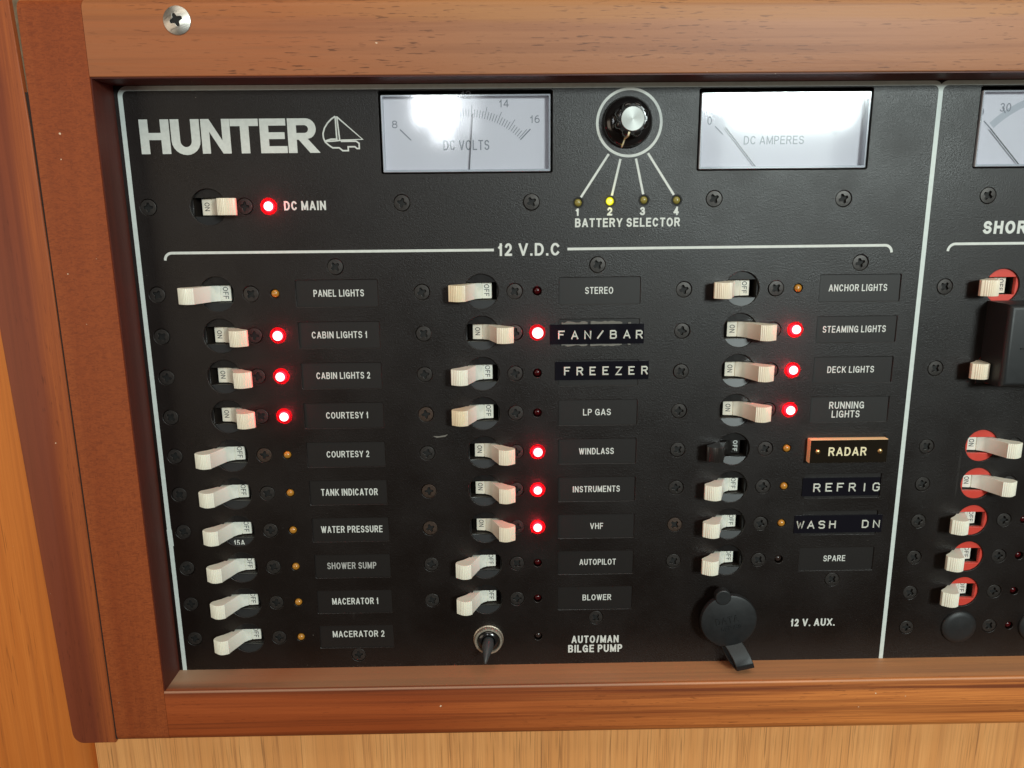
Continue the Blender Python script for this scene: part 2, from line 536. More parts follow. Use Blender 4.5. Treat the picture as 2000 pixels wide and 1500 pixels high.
def strokes(name, lines, width, z, m, parent, loc=(0, 0, 0), thick=0.06):
    V, F = [], []
    for li, (pts, closed) in enumerate(lines):
        v, f = ribbon(pts, width, closed)
        o = len(V)
        V += [(a.x, a.y, z + 0.004 * li) for a in v]
        F += [tuple(o + i for i in q) for q in f]
    return link_mesh(name, V, F, m, parent, loc)

def lathe(profile, n=40, lobes=None):
    """profile [(r,z)] -> verts, faces; lobes = function(angle, r, z) -> r"""
    V, F = [], []
    for r, z in profile:
        for i in range(n):
            a = 2 * PI * i / n
            rr = lobes(a, r, z) if lobes else r
            V.append((rr * math.cos(a), rr * math.sin(a), z))
    k = len(profile)
    for j in range(k - 1):
        for i in range(n):
            i2 = (i + 1) % n
            F.append((j * n + i, j * n + i2, (j + 1) * n + i2, (j + 1) * n + i))
    F.append(tuple((k - 1) * n + i for i in range(n)))
    F.append(tuple(reversed(range(n))))
    return V, F

def box_mesh(name, x0, x1, y0, y1, z0, z1, bevels=()):
    bm = bmesh.new()
    bmesh.ops.create_cube(bm, size=1.0)
    for v in bm.verts:
        v.co = Vector(((x0 + x1) / 2 + v.co.x * (x1 - x0), (y0 + y1) / 2 + v.co.y * (y1 - y0), (z0 + z1) / 2 + v.co.z * (z1 - z0))) * MM
    tagged = []
    for pred, r, seg in bevels:
        es = []
        for e in bm.edges:
            c = (e.verts[0].co + e.verts[1].co) / 2 / MM
            s = ((1 if c.x > x1 - .01 else -1 if c.x < x0 + .01 else 0),
                 (1 if c.y > y1 - .01 else -1 if c.y < y0 + .01 else 0),
                 (1 if c.z > z1 - .01 else -1 if c.z < z0 + .01 else 0))
            if s in pred: es.append(e)
        tagged.append((es, r, seg))
    for es, r, seg in tagged:
        es = [e for e in es if e.is_valid]
        if es:
            bmesh.ops.bevel(bm, geom=es, offset=r * MM, segments=seg, profile=0.5, affect='EDGES')
    me = bpy.data.meshes.new(name)
    bm.to_mesh(me)
    bm.free()
    return me

def boxo(name, dims, m, parent=None, loc=(0, 0, 0), bevels=(), smooth=35):
    return link_data(name, box_mesh(name, *dims, bevels=bevels), m, parent, loc, 0, smooth)

TOPS = [(1, 0, 1), (-1, 0, 1), (0, 1, 1), (0, -1, 1)]

# ------------------------------------------------------------------ lettering
def earc(cx, cy, rx, ry, a0, a1, n=10):
    return [(cx + rx * math.cos(math.radians(a0 + (a1 - a0) * i / n)), cy + ry * math.sin(math.radians(a0 + (a1 - a0) * i / n))) for i in range(n + 1)]
# grotesque capitals as strokes in a unit box: width, [(polyline, closed)]
GL = {
 'A': (.78, [[(0, 0), (.46, 1)], [(1, 0), (.54, 1)], [(.2, .28), (.8, .28)]]),
 'B': (.72, [[(0, 0), (0, 1)], [(0, 1), (.6, 1)] + earc(.6, .77, .34, .23, 80, -90, 6) + [(0, .54)], [(0, .54), (.62, .54)] + earc(.62, .27, .38, .27, 80, -90, 6) + [(0, 0)]]),
 'C': (.76, [earc(.5, .5, .5, .5, 40, 320, 16)]),
 'D': (.74, [[(0, 0), (0, 1), (.45, 1)] + earc(.45, .5, .55, .5, 80, -90, 9) + [(0, 0)]]),
 'E': (.66, [[(0, 0), (0, 1)], [(0, 1), (.98, 1)], [(0, .52), (.88, .52)], [(0, 0), (1, 0)]]),
 'F': (.62, [[(0, 0), (0, 1)], [(0, 1), (1, 1)], [(0, .50), (.85, .50)]]),
 'G': (.80, [earc(.5, .5, .5, .5, 40, 315, 15), [(.96, .05), (.96, .46)], [(.96, .46), (.58, .46)]]),
 'H': (.74, [[(0, 0), (0, 1)], [(1, 0), (1, 1)], [(0, .53), (1, .53)]]),
 'I': (.20, [[(.5, 0), (.5, 1)]]),
 'K': (.76, [[(0, 0), (0, 1)], [(.95, 1), (.02, .36)], [(.36, .60), (1, 0)]]),
 'L': (.62, [[(0, 1), (0, 0)], [(0, 0), (1, 0)]]),
 'M': (.88, [[(0, 0), (0, 1)], [(1, 0), (1, 1)], [(.03, 1), (.5, .08)], [(.97, 1), (.5, .08)]]),
 'N': (.76, [[(0, 0), (0, 1)], [(1, 0), (1, 1)], [(.04, .98), (.96, .02)]]),
 'O': (.82, [earc(.5, .5, .5, .5, 0, 360, 22)]),
 'P': (.68, [[(0, 0), (0, 1)], [(0, 1), (.58, 1)] + earc(.58, .73, .42, .27, 80, -90, 7) + [(0, .46)]]),
 'R': (.74, [[(0, 0), (0, 1)], [(0, 1), (.6, 1)] + earc(.6, .75, .36, .25, 80, -90, 7) + [(0, .50)], [(.55, .48), (.95, 0)]]),
 'S': (.70, [earc(.5, .75, .46, .25, 22, 262, 11) + earc(.5, .26, .5, .26, 82, -158, 11)]),
 'T': (.68, [[(.5, 0), (.5, 1)], [(0, 1), (1, 1)]]),
 'U': (.74, [[(0, 1), (0, .36)] + earc(.5, .36, .5, .36, 190, 350, 9) + [(1, .36), (1, 1)]]),
 'V': (.76, [[(0, 1), (.47, 0)], [(1, 1), (.53, 0)]]),
 'W': (1.04, [[(0, 1), (.25, 0)], [(.27, 0), (.5, 1)], [(.5, 1), (.73, 0)], [(.75, 0), (1, 1)]]),
 'X': (.74, [[(0, 0), (1, 1)], [(0, 1), (1, 0)]]),
 'Y': (.74, [[(0, 1), (.5, .42)], [(1, 1), (.5, .42)], [(.5, .45), (.5, 0)]]),
 'Z': (.68, [[(0, 1), (1, 1)], [(.95, .97), (.05, .03)], [(0, 0), (1, 0)]]),
 '0': (.60, [earc(.5, .5, .5, .5, 0, 360, 20)]),
 '1': (.36, [[(.75, 0), (.75, 1)], [(.75, .88), (.05, .70)]]),
 '2': (.60, [earc(.5, .70, .46, .30, 160, -38, 11) + [(.05, .04)], [(0, 0), (1, 0)]]),
 '3': (.60, [earc(.48, .76, .44, .24, 155, -85, 10), earc(.48, .27, .52, .27, 85, -155, 11)]),
 '4': (.64, [[(.74, 0), (.74, 1)], [(.70, .97), (.0, .28)], [(0, .26), (1, .26)]]),
 '5': (.60, [[(.9, 1), (.2, 1)], [(.2, 1), (.08, .48)], earc(.48, .32, .50, .32, 140, -150, 12)]),
 '6': (.60, [earc(.5, .31, .5, .31, 0, 360, 18), earc(.60, .42, .60, .58, 75, 180, 7)]),
 '8': (.60, [earc(.5, .77, .43, .23, 0, 360, 14), earc(.5, .27, .5, .27, 0, 360, 16)]),
 '.': (.20, [[(.5, -.02), (.5, .0)]]),
 '/': (.42, [[(0, 0), (1, 1)]]),
}
def stroke_text(txt, x0, x1, y0, y1, z, sw=0.17, gap=0.18, rot=0, zfn=None):
    h = (y1 - y0) if rot == 0 else (x1 - x0)
    L_ = (x1 - x0) if rot == 0 else (y1 - y0)
    adv, items = 0.0, []
    for ch in txt:
        if ch == ' ':
            adv += 0.36
            continue
        wd, st = GL[ch]
        items.append((adv, wd, st))
        adv += wd + gap
    adv -= gap
    kx = L_ / adv
    w_ = sw * h
    V, F = [], []
    li = 0
    for a, wd, st in items:
        X0, X1 = a * kx, (a + wd) * kx
        for pts in st:
            q = [(X0 + w_ / 2 + u * max(0.0, X1 - X0 - w_), w_ / 2 + v * (h - w_)) for u, v in pts]
            closed = (Vector(q[0]) - Vector(q[-1])).length < 1e-5 * h
            if closed:
                q = q[:-1]
            else:
                d = (Vector(q[0]) - Vector(q[1])).normalized() * w_ / 2
                e = (Vector(q[-1]) - Vector(q[-2])).normalized() * w_ / 2
                q[0] = (q[0][0] + d.x, q[0][1] + d.y)
                q[-1] = (q[-1][0] + e.x, q[-1][1] + e.y)
            q = [(x, min(h, max(0.0, y))) if (abs(y) < w_ or abs(y - h) < w_) and not closed else (x, y) for x, y in q]
            v, f = ribbon(q, w_, closed)
            o = len(V)
            for p in v:
                py = min(h, max(0, p.y))
                if rot == 0: V.append((x0 + p.x, y0 + py, z + 0.003 * (li % 7)))
                else: V.append((x0 + py, y1 - p.x, z + 0.003 * (li % 7)))
            F += [tuple(o + i for i in k) for k in f]
            li += 1
    if zfn: V = [(x, y, zfn(x, y) + zz - z) for x, y, zz in V]
    return V, F

def text_fit(name, txt, x0, x1, y0, y1, z, m, parent=None, loc=(0, 0, 0), bold=0.17, rot=0, thick=0.0, gap=0.18):
    V, F = stroke_text(txt, x0, x1, y0, y1, z, bold, gap, rot)
    o = link_mesh(name, V, F, m, parent, loc)
    if thick:
        md = o.modifiers.new('raise', 'SOLIDIFY'); md.thickness = thick * MM; md.offset = 1
    return o

# ------------------------------------------------------------------ layout
PITCH = 19.05
def row(k): return -PITCH * k
COLX = (-119.1, 0.0, 119.0)                  # indicator light columns
HOLE_R = 7.85
XL, XH, XR, XD = -52.2, -25.5, -10.2, 0.0     # left screw, breaker, right screw, light (relative to column)

# ================================================================== WOODWORK
frame = thing('wooden_frame', (-180, -50, 0), 'reddish teak frame around the black switch panel, with left stile, top rail and bottom rail', 'frame')
def rel(o, base):
    """shift a part built in panel coordinates so it sits right under its thing"""
    o.location = (o.location[0] - base[0] * MM, o.location[1] - base[1] * MM, o.location[2] - base[2] * MM)
    return o
FB = (-180, -50, 0)
Z1 = 18.0
XEND = 330.0
st = boxo('stile', (-206.2, -181.0, -216.4, 119.2, -3, Z1), 'stile', frame,
          bevels=[([(0, 1, 1), (0, -1, 1)], 4.5, 8), ([(-1, 0, 1), (1, 0, 1)], 0.6, 3)])
rel(st, FB)
tr = boxo('top_rail', (-180.85, XEND, 89.5, 119.2, -3, Z1), 'rail_top', frame,
          bevels=[([(0, 1, 1)], 4.5, 8), ([(0, -1, 1)], 0.5, 3)])
rel(tr, FB); tag(tr, 'pinkish brown top rail with short dark grain flecks')
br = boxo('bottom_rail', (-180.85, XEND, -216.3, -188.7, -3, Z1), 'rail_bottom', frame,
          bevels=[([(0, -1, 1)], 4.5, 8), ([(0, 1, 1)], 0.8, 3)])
rel(br, FB); tag(br, 'orange brown bottom rail with a pale upper edge')

for nm_, dm_ in (('reveal_strip', (-181.0, -180.5, -188.8, 89.0, -2, 17.3)), ('reveal_strip', (-181.0, XEND, 89.0, 89.5, -2, 17.3))):
    rel(boxo(nm_, dm_, 'reveal_dark', frame), FB)  # thin strips added to darken the left and top reveals

def screw_mesh(name, r, cross, dome, depth):
    """phillips head: rim with cross-shaped hole plus recess floor"""
    a = cross * 0.33
    cr = []
    for k in range(4):
        t = k * PI / 2
        for (u, v) in ((cross, -a * .70), (cross * 1.06, 0), (cross, a * .70), (a * 1.2, a * 1.2)):
            cr.append((u * math.cos(t) - v * math.sin(t), u * math.sin(t) + v * math.cos(t)))
    me = fill_mesh(name, [circ(0, 0, r, 36), cr], -1.2, 0, 0.12)
    bm = bmesh.new(); bm.from_mesh(me)
    bmesh.ops.subdivide_edges(bm, edges=[e for e in bm.edges if e.calc_length() > 1.0 * MM], cuts=2, use_grid_fill=False)
    for v in bm.verts:
        rr = min(1.0, v.co.xy.length / (r * MM))
        if v.co.z > -0.5 * MM:
            v.co.z += dome * (1 - rr * rr) * MM
    fl = [bm.verts.new((x * 1.15 * MM, y * 1.15 * MM, -depth * MM)) for x, y in circ(0, 0, cross, 12)]
    ff = bm.faces.new(fl)
    ff.material_index = 1
    bm.to_mesh(me); bm.free()
    return me

# pan head screw in the top rail
sc = link_data('screw', screw_mesh('frame_screw', 5.5, 2.4, 1.4, -0.7), 'steel', frame, (-143.7 + 180, 110.4 + 50, Z1 + 0.3), 0.35, 40)
sc.data.materials.append(MAT['hole'])
for p_ in sc.data.polygons:
    if len(p_.vertices) == 12: p_.material_index = 1
tag(sc, 'shiny domed steel screw in the top rail')

# moulding left of the gap, slightly tapered
mo = thing('wood_moulding', (-218, -50, 0), 'dark purplish brown upright moulding strip left of the gap beside the frame', 'moulding')
def moulding_mesh():
    bm = bmesh.new()
    x1 = -207.2
    yb, yt = -216.2, 119.2
    rc = 5.0
    out = [(x1, yb), (x1, 20.0), (-207.5, 70.0), (-209.0, yt)]
    xl_t, xl_b = -235.5, -227.6
    out.append((xl_t, yt))
    n = 8
    cx, cy = xl_b + rc, yb + rc * 1.2
    for i in range(n + 1):
        t = PI + PI / 2 * i / n
        out.append((cx + rc * math.cos(t), cy + rc * 1.2 * math.sin(t)))
    top = [bm.verts.new((x * MM, y * MM, Z1 * MM)) for x, y in out]
    bot = [bm.verts.new((x * MM, y * MM, -3 * MM)) for x, y in out]
    f = bm.faces.new(top)
    for i in range(len(out)):
        j = (i + 1) % len(out)
        bm.faces.new((top[j], top[i], bot[i], bot[j]))
    es = [e for e in f.edges]
    bmesh.ops.recalc_face_normals(bm, faces=bm.faces)
    bmesh.ops.bevel(bm, geom=es, offset=0.5 * MM, segments=3, profile=0.5, affect='EDGES')
    me = bpy.data.meshes.new('strip'); bm.to_mesh(me); bm.free()
    return me
rel(link_data('strip', moulding_mesh(), 'moulding', mo, (0, 0, 0), 0, 35), (-218, -50, 0))
rel(boxo('gap_shade_strip', (-208.4, -205.8, -214.5, 84, -3, 17.35), 'gap_shade', mo), (-218, -50, 0))  # dark strip put in to stand for the shade inside the gap
rel(link_mesh('filler', [(-209.0, 119, 15.5), (-206.2, 119, 15.5), (-206.2, 84, 16), (-207.6, 84, 16)], [(0, 3, 2, 1)], 'putty', mo), (-218, -50, 0))

wl = link_data('bulkhead_wall', box_mesh('bulkhead_wall', -460, -231.5, -360, 240, -12, 0.0, bevels=[([(1, 0, 1)], 9.0, 8)]), 'wall', None, smooth=35)
tag(wl, 'orange teak veneer bulkhead at the far left', None, None, 'structure')
bm_ = bmesh.new()
cf = link_data('cabinet_face', box_mesh('cabinet_face', -229.5, XEND + 60, -360, -214.5, -12, -2.2), 'veneer', None)
tag(cf, 'pale teak veneer cabinet face below the bottom rail', None, None, 'structure')
cf2 = link_data('cabinet_face', box_mesh('cabinet_face', -231.0, XEND + 60, 118.0, 240, -12, -2.2), 'veneer', None)
tag(cf2, 'teak veneer cabinet face above the top rail', None, None, 'structure')

# ================================================================== PANEL
panel = thing('switch_panel', (0, -50, 0), 'black textured boat switch panel with white outline, recessed in the teak frame', 'panel')
PB = (0, -50, 0)
screws = []      # (x, y, material)
rusty = {(0, 'R', 4), (1, 'L', 3), (1, 'L', 5), (1, 'L', 6), (2, 'L', 6)}
for ci, cx in enumerate(COLX):
    nrow = (10, 9, 8)[ci]
    for k in range(nrow):
        screws.append((cx + XL, row(k), 'screw_brown' if (ci, 'L', k) in rusty else 'screw'))
        screws.append((cx + XR, row(k), 'screw_brown' if (ci, 'R', k) in rusty else 'screw'))
for k in (0, 2, 4, 5, 6, 7, 8, 9):
    screws.append((186.3, row(k), 'screw'))
for k in (0, 4, 5, 6, 7, 8, 9):
    screws.append((228.6, row(k), 'screw'))
screws += [(x, y, 'screw') for x, y in ((-90.6, 11.7), (-90.2, -181.8), (27.2, 11.5), (29.1, -163.2), (146.6, 11.3), (146.3, -144.5),
            (-171, 38.4), (-128.9, 38.5), (-59.7, 39.4), (-2.5, 39.2), (78.6, 40.0), (136.5, 39.5), (201.1, 40.3))]

breakers = []    # (col key, x, y, state, colour, face)
HC = {0: {0: 'white', 1: 'cream', 2: 'cream', 3: 'cream'}, 1: {0: 'aged', 3: 'aged'}, 2: {}}
for k in range(10):
    breakers.append((0, k, COLX[0] + XH, row(k), 'ON' if k in (1, 2, 3) else 'OFF', HC[0].get(k, 'white'), 'body'))
for k in range(9):
    breakers.append((1, k, COLX[1] + XH + .2, row(k), 'ON' if k in (1, 4, 5, 6) else 'OFF', 'aged' if k in (0, 3) else 'white' if k in (2, 7, 8) else 'cream', 'body'))
for k in range(8):
    breakers.append((2, k, COLX[2] + XH - .1, row(k), 'ON' if k in (1, 2, 3) else 'OFF', 'black' if k == 4 else 'cream' if k < 4 else 'white', 'body'))
for k in (0, 2, 4, 5, 6, 7, 8):
    breakers.append((3, k, 212.9, row(k), 'ON' if k in (4, 5) else 'OFF', 'cream' if k in (0, 2) else 'white', 'red'))
breakers.append((4, 0, -144.8, 38.3, 'ON', 'cream', 'body'))

LIT = {0: (1, 2, 3), 1: (1, 4, 5, 6), 2: (1, 2, 3)}
leds = []        # (col, k, x, y, type, r)
for ci, cx in enumerate(COLX):
    for k in range((10, 9, 8)[ci]):
        if k in LIT[ci]: t = 'red_on'
        elif ci == 1: t = 'darkred'
        elif ci == 2 and k == 7: t = 'smoke'
        else: t = 'amber'
        leds.append((ci, k, cx + XD + (0.6 if ci == 0 else 0), row(k), t, 2.6 if t == 'red_on' else 1.75))
leds.append((1, 9, 0.2, -173.2, 'smoke', 1.75))
for k in (6, 7, 8, 9):
    leds.append((3, k, 238.7, row(k), 'darkred', 1.75))
leds.append((4, 0, -118.3, 38.4, 'red_on', 2.6))
for i, (x, y) in enumerate(((18.2, 38.8), (32.3, 39.3), (47.4, 39.7), (62.0, 39.5))):
    leds.append((5, i, x, y, 'yellow_on' if i == 1 else 'olive', 1.8))

METERS = [(-67.2, 52.3, 5.9, 84.5), (71.2, 52.6, 144.8, 84.6), (193.5, 52.6, 266.8, 84.7)]
INS = []         # label inserts (x0, y0, x1, y1) by column and row
for ci, cx in enumerate(COLX):
    for k in range((10, 9, 8)[ci]):
        INS.append((ci, k, cx + 10.0, row(k) - 6.3, cx + 46.9, row(k) + 5.9))

def face_plate():
    X0, X1, Y0, Y1 = -190, XEND, -196, 97
    outl = [rect(X0, Y0, X1, Y1)]
    for b in breakers: outl.append(circ(b[2], b[3], HOLE_R, 40))
    for x, y, m in screws: outl.append(circ(x, y, 3.62, 22))
    for l in leds: outl.append(circ(l[2], l[3], l[5] + (0.55 if l[0] == 5 else 0.3), 18))
    for a, b, c, d in METERS: outl.append(rect(a - 0.9, b - 0.5, c + 0.9, d + 1.6, 0.8, 3))
    for _, _, a, b, c, d in INS: outl.append(rect(a, b, c, d, 0.5, 2))
    return filled('face_plate', outl, -1.6, 0.0, 'plate', panel, (0, 50, 0), bev=0.2, smooth=None)
fp = face_plate()
rel(boxo('back_box', (-192, XEND, -198, 99, -30, -14), 'hole', panel), PB)

# outline and bracket prints
ZP = 0.03
def arc(cx, cy, r, a0, a1, n=7):
    return [(cx + r * math.cos(math.radians(a0 + (a1 - a0) * i / n)), cy + r * math.sin(math.radians(a0 + (a1 - a0) * i / n))) for i in range(n + 1)]
xl, xm, yt = -177.9, 174.9, 87.8
R_ = 3.2
pA = [(xl, -195)] + arc(xl + R_, yt - R_, R_, 180, 90) + arc(xm - R_, yt - R_, R_, 90, 0) + [(xm, -195)]
pB = arc(xm + R_, yt - R_, R_, 180, 90) + [(XEND, yt)]
rel(strokes('outline_print', [(pA, False)], 2.0, ZP, 'line', panel), PB)
rel(strokes('outline_print', [([(xm, yt - R_ - 8)] + pB, False)], 2.0, ZP + 0.02, 'line', panel), PB)
r3 = 3.2
b1 = [(-166.1, 15.3)] + arc(-166.1 + r3, 15.3, r3, 180, 90) + [(-19.4, 18.4)]
b1[-1] = (-19.4, 15.3 + r3)
b2 = [(13.6, 18.6), (157.0, 18.9)] + arc(157.0, 18.9 - r3, r3, 90, 0)[1:]
b3 = [(185.8, 16.0)] + arc(185.8 + r3, 16.0, r3, 180, 90) + [(XEND, 19.3)]
rel(strokes('bracket_print', [(b1, False)], 1.15, ZP, 'print', panel), PB)
rel(strokes('bracket_print', [(b2, False)], 1.15, ZP, 'print', panel), PB)
rel(strokes('bracket_print', [(b3, False)], 1.15, ZP, 'print', panel), PB)
# selector ring and its four leader lines
rel(strokes('selector_ring_print', [(circ(40.1, 72.4, 13.9, 64), True)], 1.15, ZP, 'print', panel), PB)
rel(strokes('selector_line_print', [([(31.4, 59.4), (19.4, 41.1)], False), ([(36.6, 57.3), (33.1, 41.7)], False),
                                   ([(43.4, 57.4), (47.0, 42.1)], False), ([(48.6, 59.6), (60.6, 41.8)], False)], 1.0, ZP, 'print', panel), PB)

# big maker's name as drawn glyphs
def hunter():
    s = 0.2161
    H = 14.3
    y0 = 60.9
    glyphs = []
    def G(x0, polys): glyphs.append((x0, polys))
    x = [-171.3]
    w_ = 3.75
    def add(polys, adv):
        for p in polys: glyphs.append([(x[0] + a, y0 + b) for a, b in p])
        x[0] += adv
    t = 2.95
    add([[(0, 0), (w_, 0), (w_, 5.8), (9.0, 5.8), (9.0, 0), (12.75, 0), (12.75, H), (9.0, H), (9.0, 8.75), (w_, 8.75), (w_, H), (0, H)]], 13.35)
    u_out = [(0, H), (0, 5.4)] + [(6.2 + 6.2 * math.cos(math.radians(a)), 5.4 + 5.9 * math.sin(math.radians(a))) for a in range(195, 346, 15)] + [(12.4, 5.4), (12.4, H), (8.65, H), (8.65, 5.6)] \
        + [(6.2 + 2.45 * math.cos(math.radians(a)), 5.4 + 2.6 * math.sin(math.radians(a))) for a in range(345, 194, -15)] + [(3.75, 5.6), (3.75, H)]
    add([u_out], 13.0)
    add([[(0, 0), (3.5, 0), (3.5, 9.0), (8.9, 0), (12.4, 0), (12.4, H), (8.9, H), (8.9, 5.4), (3.6, H), (0, H)]], 12.55)
    add([[(4.2, 0), (7.95, 0), (7.95, H - 3.0), (12.1, H - 3.0), (12.1, H), (0, H), (0, H - 3.0), (4.2, H - 3.0)]], 12.65)
    add([[(0, 0), (11.5, 0), (11.5, 2.9), (3.75, 2.9), (3.75, 5.85), (10.6, 5.85), (10.6, 8.65), (3.75, 8.65), (3.75, 11.4), (11.2, 11.4), (11.2, H), (0, H)]], 11.95)
    r_out = [(0, 0), (3.75, 0), (3.75, 5.5), (4.6, 5.5), (9.3, 0), (13.7, 0), (8.5, 5.85)] + \
        [(7.9 + 4.3 * math.cos(math.radians(a)), 10.0 + 4.3 * math.sin(math.radians(a))) for a in range(-60, 91, 15)] + [(0, H)]
    r_in = [(3.75, 8.3), (3.75, 11.5), (7.3, 11.5)] + [(7.3 + 1.6 * math.cos(math.radians(a)), 9.9 + 1.6 * math.sin(math.radians(a))) for a in range(75, -76, -30)] + [(7.3, 8.3)]
    add([r_out, r_in], 13)
    return glyphs
rel(filled('lettering', hunter(), 0.005, 0.035, 'print', panel), PB)
def zp(x, y):      # helper for the boat emblem, read off the enlarged photo, 0.054 mm per step
    return (-92.9 + (x - 1592) * 0.0535, 76.3 - (y - 305) * 0.0535)
boat = [([zp(*p) for p in ((1703, 312), (1672, 332), (1640, 362), (1612, 402), (1598, 445), (1600, 480), (1612, 510), (1640, 535), (1670, 555), (1722, 555), (1750, 578),
                           (1795, 578), (1795, 548), (1850, 548), (1866, 562), (1885, 562), (1885, 522), (1862, 505), (1738, 505))], False),
        ([zp(*p) for p in ((1703, 312), (1707, 488), (1660, 488), (1612, 502))], False),
        ([zp(*p) for p in ((1716, 312), (1730, 496))], False),
        ([zp(*p) for p in ((1716, 316), (1915, 491), (1732, 497), (1690, 502), (1612, 505))], False)]
rel(strokes('boat_emblem_print', boat, 0.62, ZP, 'print', panel), PB)

def ptext(t, x0, x1, y0, y1, bold=0.185, m='print', **k):
    o = text_fit('lettering', t, x0, x1, y0, y1, ZP, m, panel, bold=bold, **k)
    rel(o, PB)
    return o
ptext('DC MAIN', -111.6, -93.2, 36.6, 40.6)
ptext('BATTERY SELECTOR', 16.9, 63.8, 28.1, 32.0)
for t, x in (('1', 17.9), ('2', 32.3), ('3', 46.9), ('4', 61.9)):
    w2 = 0.75 if t == '1' else 1.15
    ptext(t, x - w2, x + w2, 33.1, 36.7, bold=0.22)
ptext('12 V.D.C', -17.5, 10.2, 15.8, 21.4)
ptext('AUTO/MAN', 17.0, 40.7, -177.3, -173.2)
ptext('BILGE PUMP', 15.3, 42.6, -182.5, -178.3)
ptext('12 V. AUX.', 127.4, 149.6, -169.9, -165.8)
ptext('SHORE', 200.7, 225.0, 23.5, 29.2, bold=0.22)

# screws
smesh = screw_mesh('panel_screw', 3.42, 2.0, 0.15, 1.0)
smesh.materials.append(MAT['screw']); smesh.materials.append(MAT['hole'])
for p in smesh.polygons: p.use_smooth = True
smesh.set_sharp_from_angle(angle=math.radians(35))
smesh2 = smesh.copy(); smesh2.materials[0] = MAT['screw_brown']
for x, y, m in screws:
    o = bpy.data.objects.new('screw', smesh2 if m == 'screw_brown' else smesh)
    COL.objects.link(o)
    place(o, panel, (x + random.uniform(-.15, .15), y + 50 + random.uniform(-.12, .12), -0.12), random.uniform(0, PI / 2))
    o.rotation_euler[0] = random.uniform(-.03, .03); o.rotation_euler[1] = random.uniform(-.03, .03)
    if m == 'screw_brown': tag(o, 'rusty brown panel screw')
rel(link_mesh('scuff', [(-49.5, -67.8, ZP), (-47.5, -68.7, ZP), (-43.5, -68.2, ZP), (-42.2, -67.0, ZP), (-43.8, -67.5, ZP), (-46.5, -67.9, ZP)], [(0, 1, 2, 3, 4, 5)], 'scuff', panel), PB)
rel(link_mesh('patch', [(-179.1, -113, .06), (-176.7, -113, .06), (-176.5, -121.5, .06), (-178.9, -122, .06)], [(0, 3, 2, 1)], 'line', panel), PB)

# ================================================================== NAME INSERTS AND TAPES
TXT = {(0, 0): ('PANEL LIGHTS', -101.3, -78.5), (0, 1): ('CABIN LIGHTS 1', -103.3, -78.0), (0, 2): ('CABIN LIGHTS 2', -102.4, -77.6),
       (0, 3): ('COURTESY 1', -99.1, -79.4), (0, 4): ('COURTESY 2', -100.0, -79.9), (0, 5): ('TANK INDICATOR', -103.8, -76.7),
       (0, 6): ('WATER PRESSURE', -105.0, -75.3), (0, 7): ('SHOWER SUMP', -103.2, -79.2), (0, 8): ('MACERATOR 1', -101.9, -79.1), (0, 9): ('MACERATOR 2', -102.7, -76.9),
       (1, 0): ('STEREO', 21.8, 34.6), (1, 3): ('LP GAS', 21.5, 34.6), (1, 4): ('WINDLASS', 19.8, 36.4), (1, 5): ('INSTRUMENTS', 17.0, 39.7),
       (1, 6): ('VHF', 25.6, 31.9), (1, 7): ('AUTOPILOT', 20.6, 38.5), (1, 8): ('BLOWER', 22.3, 36.6),
       (2, 0): ('ANCHOR LIGHTS', 133.2, 160.1), (2, 1): ('STEAMING LIGHTS', 131.9, 161.3), (2, 2): ('DECK LIGHTS', 135.6, 157.6),
       (2, 3): ('RUNNING|LIGHTS', 137.9, 154.5), (2, 7): ('SPARE', 141.3, 152.2)}
EXTRA = {(0, 1): ', upper of the cabin pair', (0, 2): ', lower of the cabin pair', (0, 3): ', beside a lit red light', (0, 4): ', beside an unlit amber light',
         (0, 8): ', just below SHOWER SUMP', (0, 9): ', lowest of its column'}
for ci, k, a, b, c, d in INS:
    cx, cy = (a + c) / 2, (b + d) / 2
    key = (ci, k)
    if key in TXT:
        t, tx0, tx1 = TXT[key]
        lab = 'black name insert reading ' + t.replace('|', ' ') + EXTRA.get(key, '')
    else:
        t = None
        under = {(1, 1): 'blank black insert behind the FAN/BAR tape', (1, 2): 'blank black insert behind the FREEZER tape',
                 (2, 4): 'blank black insert behind the RADAR plaque', (2, 5): 'blank black insert behind the REFRIG tape', (2, 6): 'blank black insert behind the WASH DN tape'}
        lab = under[key]
    ins = thing('name_insert', (cx, cy, -0.5), lab, 'name plate', 'name inserts beside the indicator lights')
    filled('plate', [rect(a - cx - 1, b - cy - 1, c - cx + 1, d - cy + 1)], -0.6, 0.0, 'insert', ins)
    ins.rotation_euler = (P2W @ Matrix.Rotation(math.radians(random.uniform(-.9, .9)), 4, 'X') @ Matrix.Rotation(math.radians(random.uniform(-.5, .5)), 4, 'Y')).to_euler()
    if t:
        zt = 0.03
        yo = -0.2
        mt = 'print_grey' if t == 'SHOWER SUMP' else 'print'
        if '|' in t:
            text_fit('lettering', 'RUNNING', 137.9 - cx, 154.5 - cx, -57.1 - cy, -53.7 - cy, zt, mt, ins, bold=0.145)
            text_fit('lettering', 'LIGHTS', 139.4 - cx, 152.7 - cx, -61.4 - cy, -58.0 - cy, zt, mt, ins, bold=0.145)
        else:
            h = 3.15 if ci != 0 or k < 5 else 3.45
            ym = row(k) - 0.1 if (ci, k) != (0, 9) else row(k) + 1.0
            if (ci, k) in ((1, 4), (1, 5), (1, 6)): ym = row(k) - 0.25
            text_fit('lettering', t, tx0 - cx, tx1 - cx, ym - h / 2 - cy, ym + h / 2 - cy, zt, mt, ins, bold=0.14 if t == 'SHOWER SUMP' else 0.145)

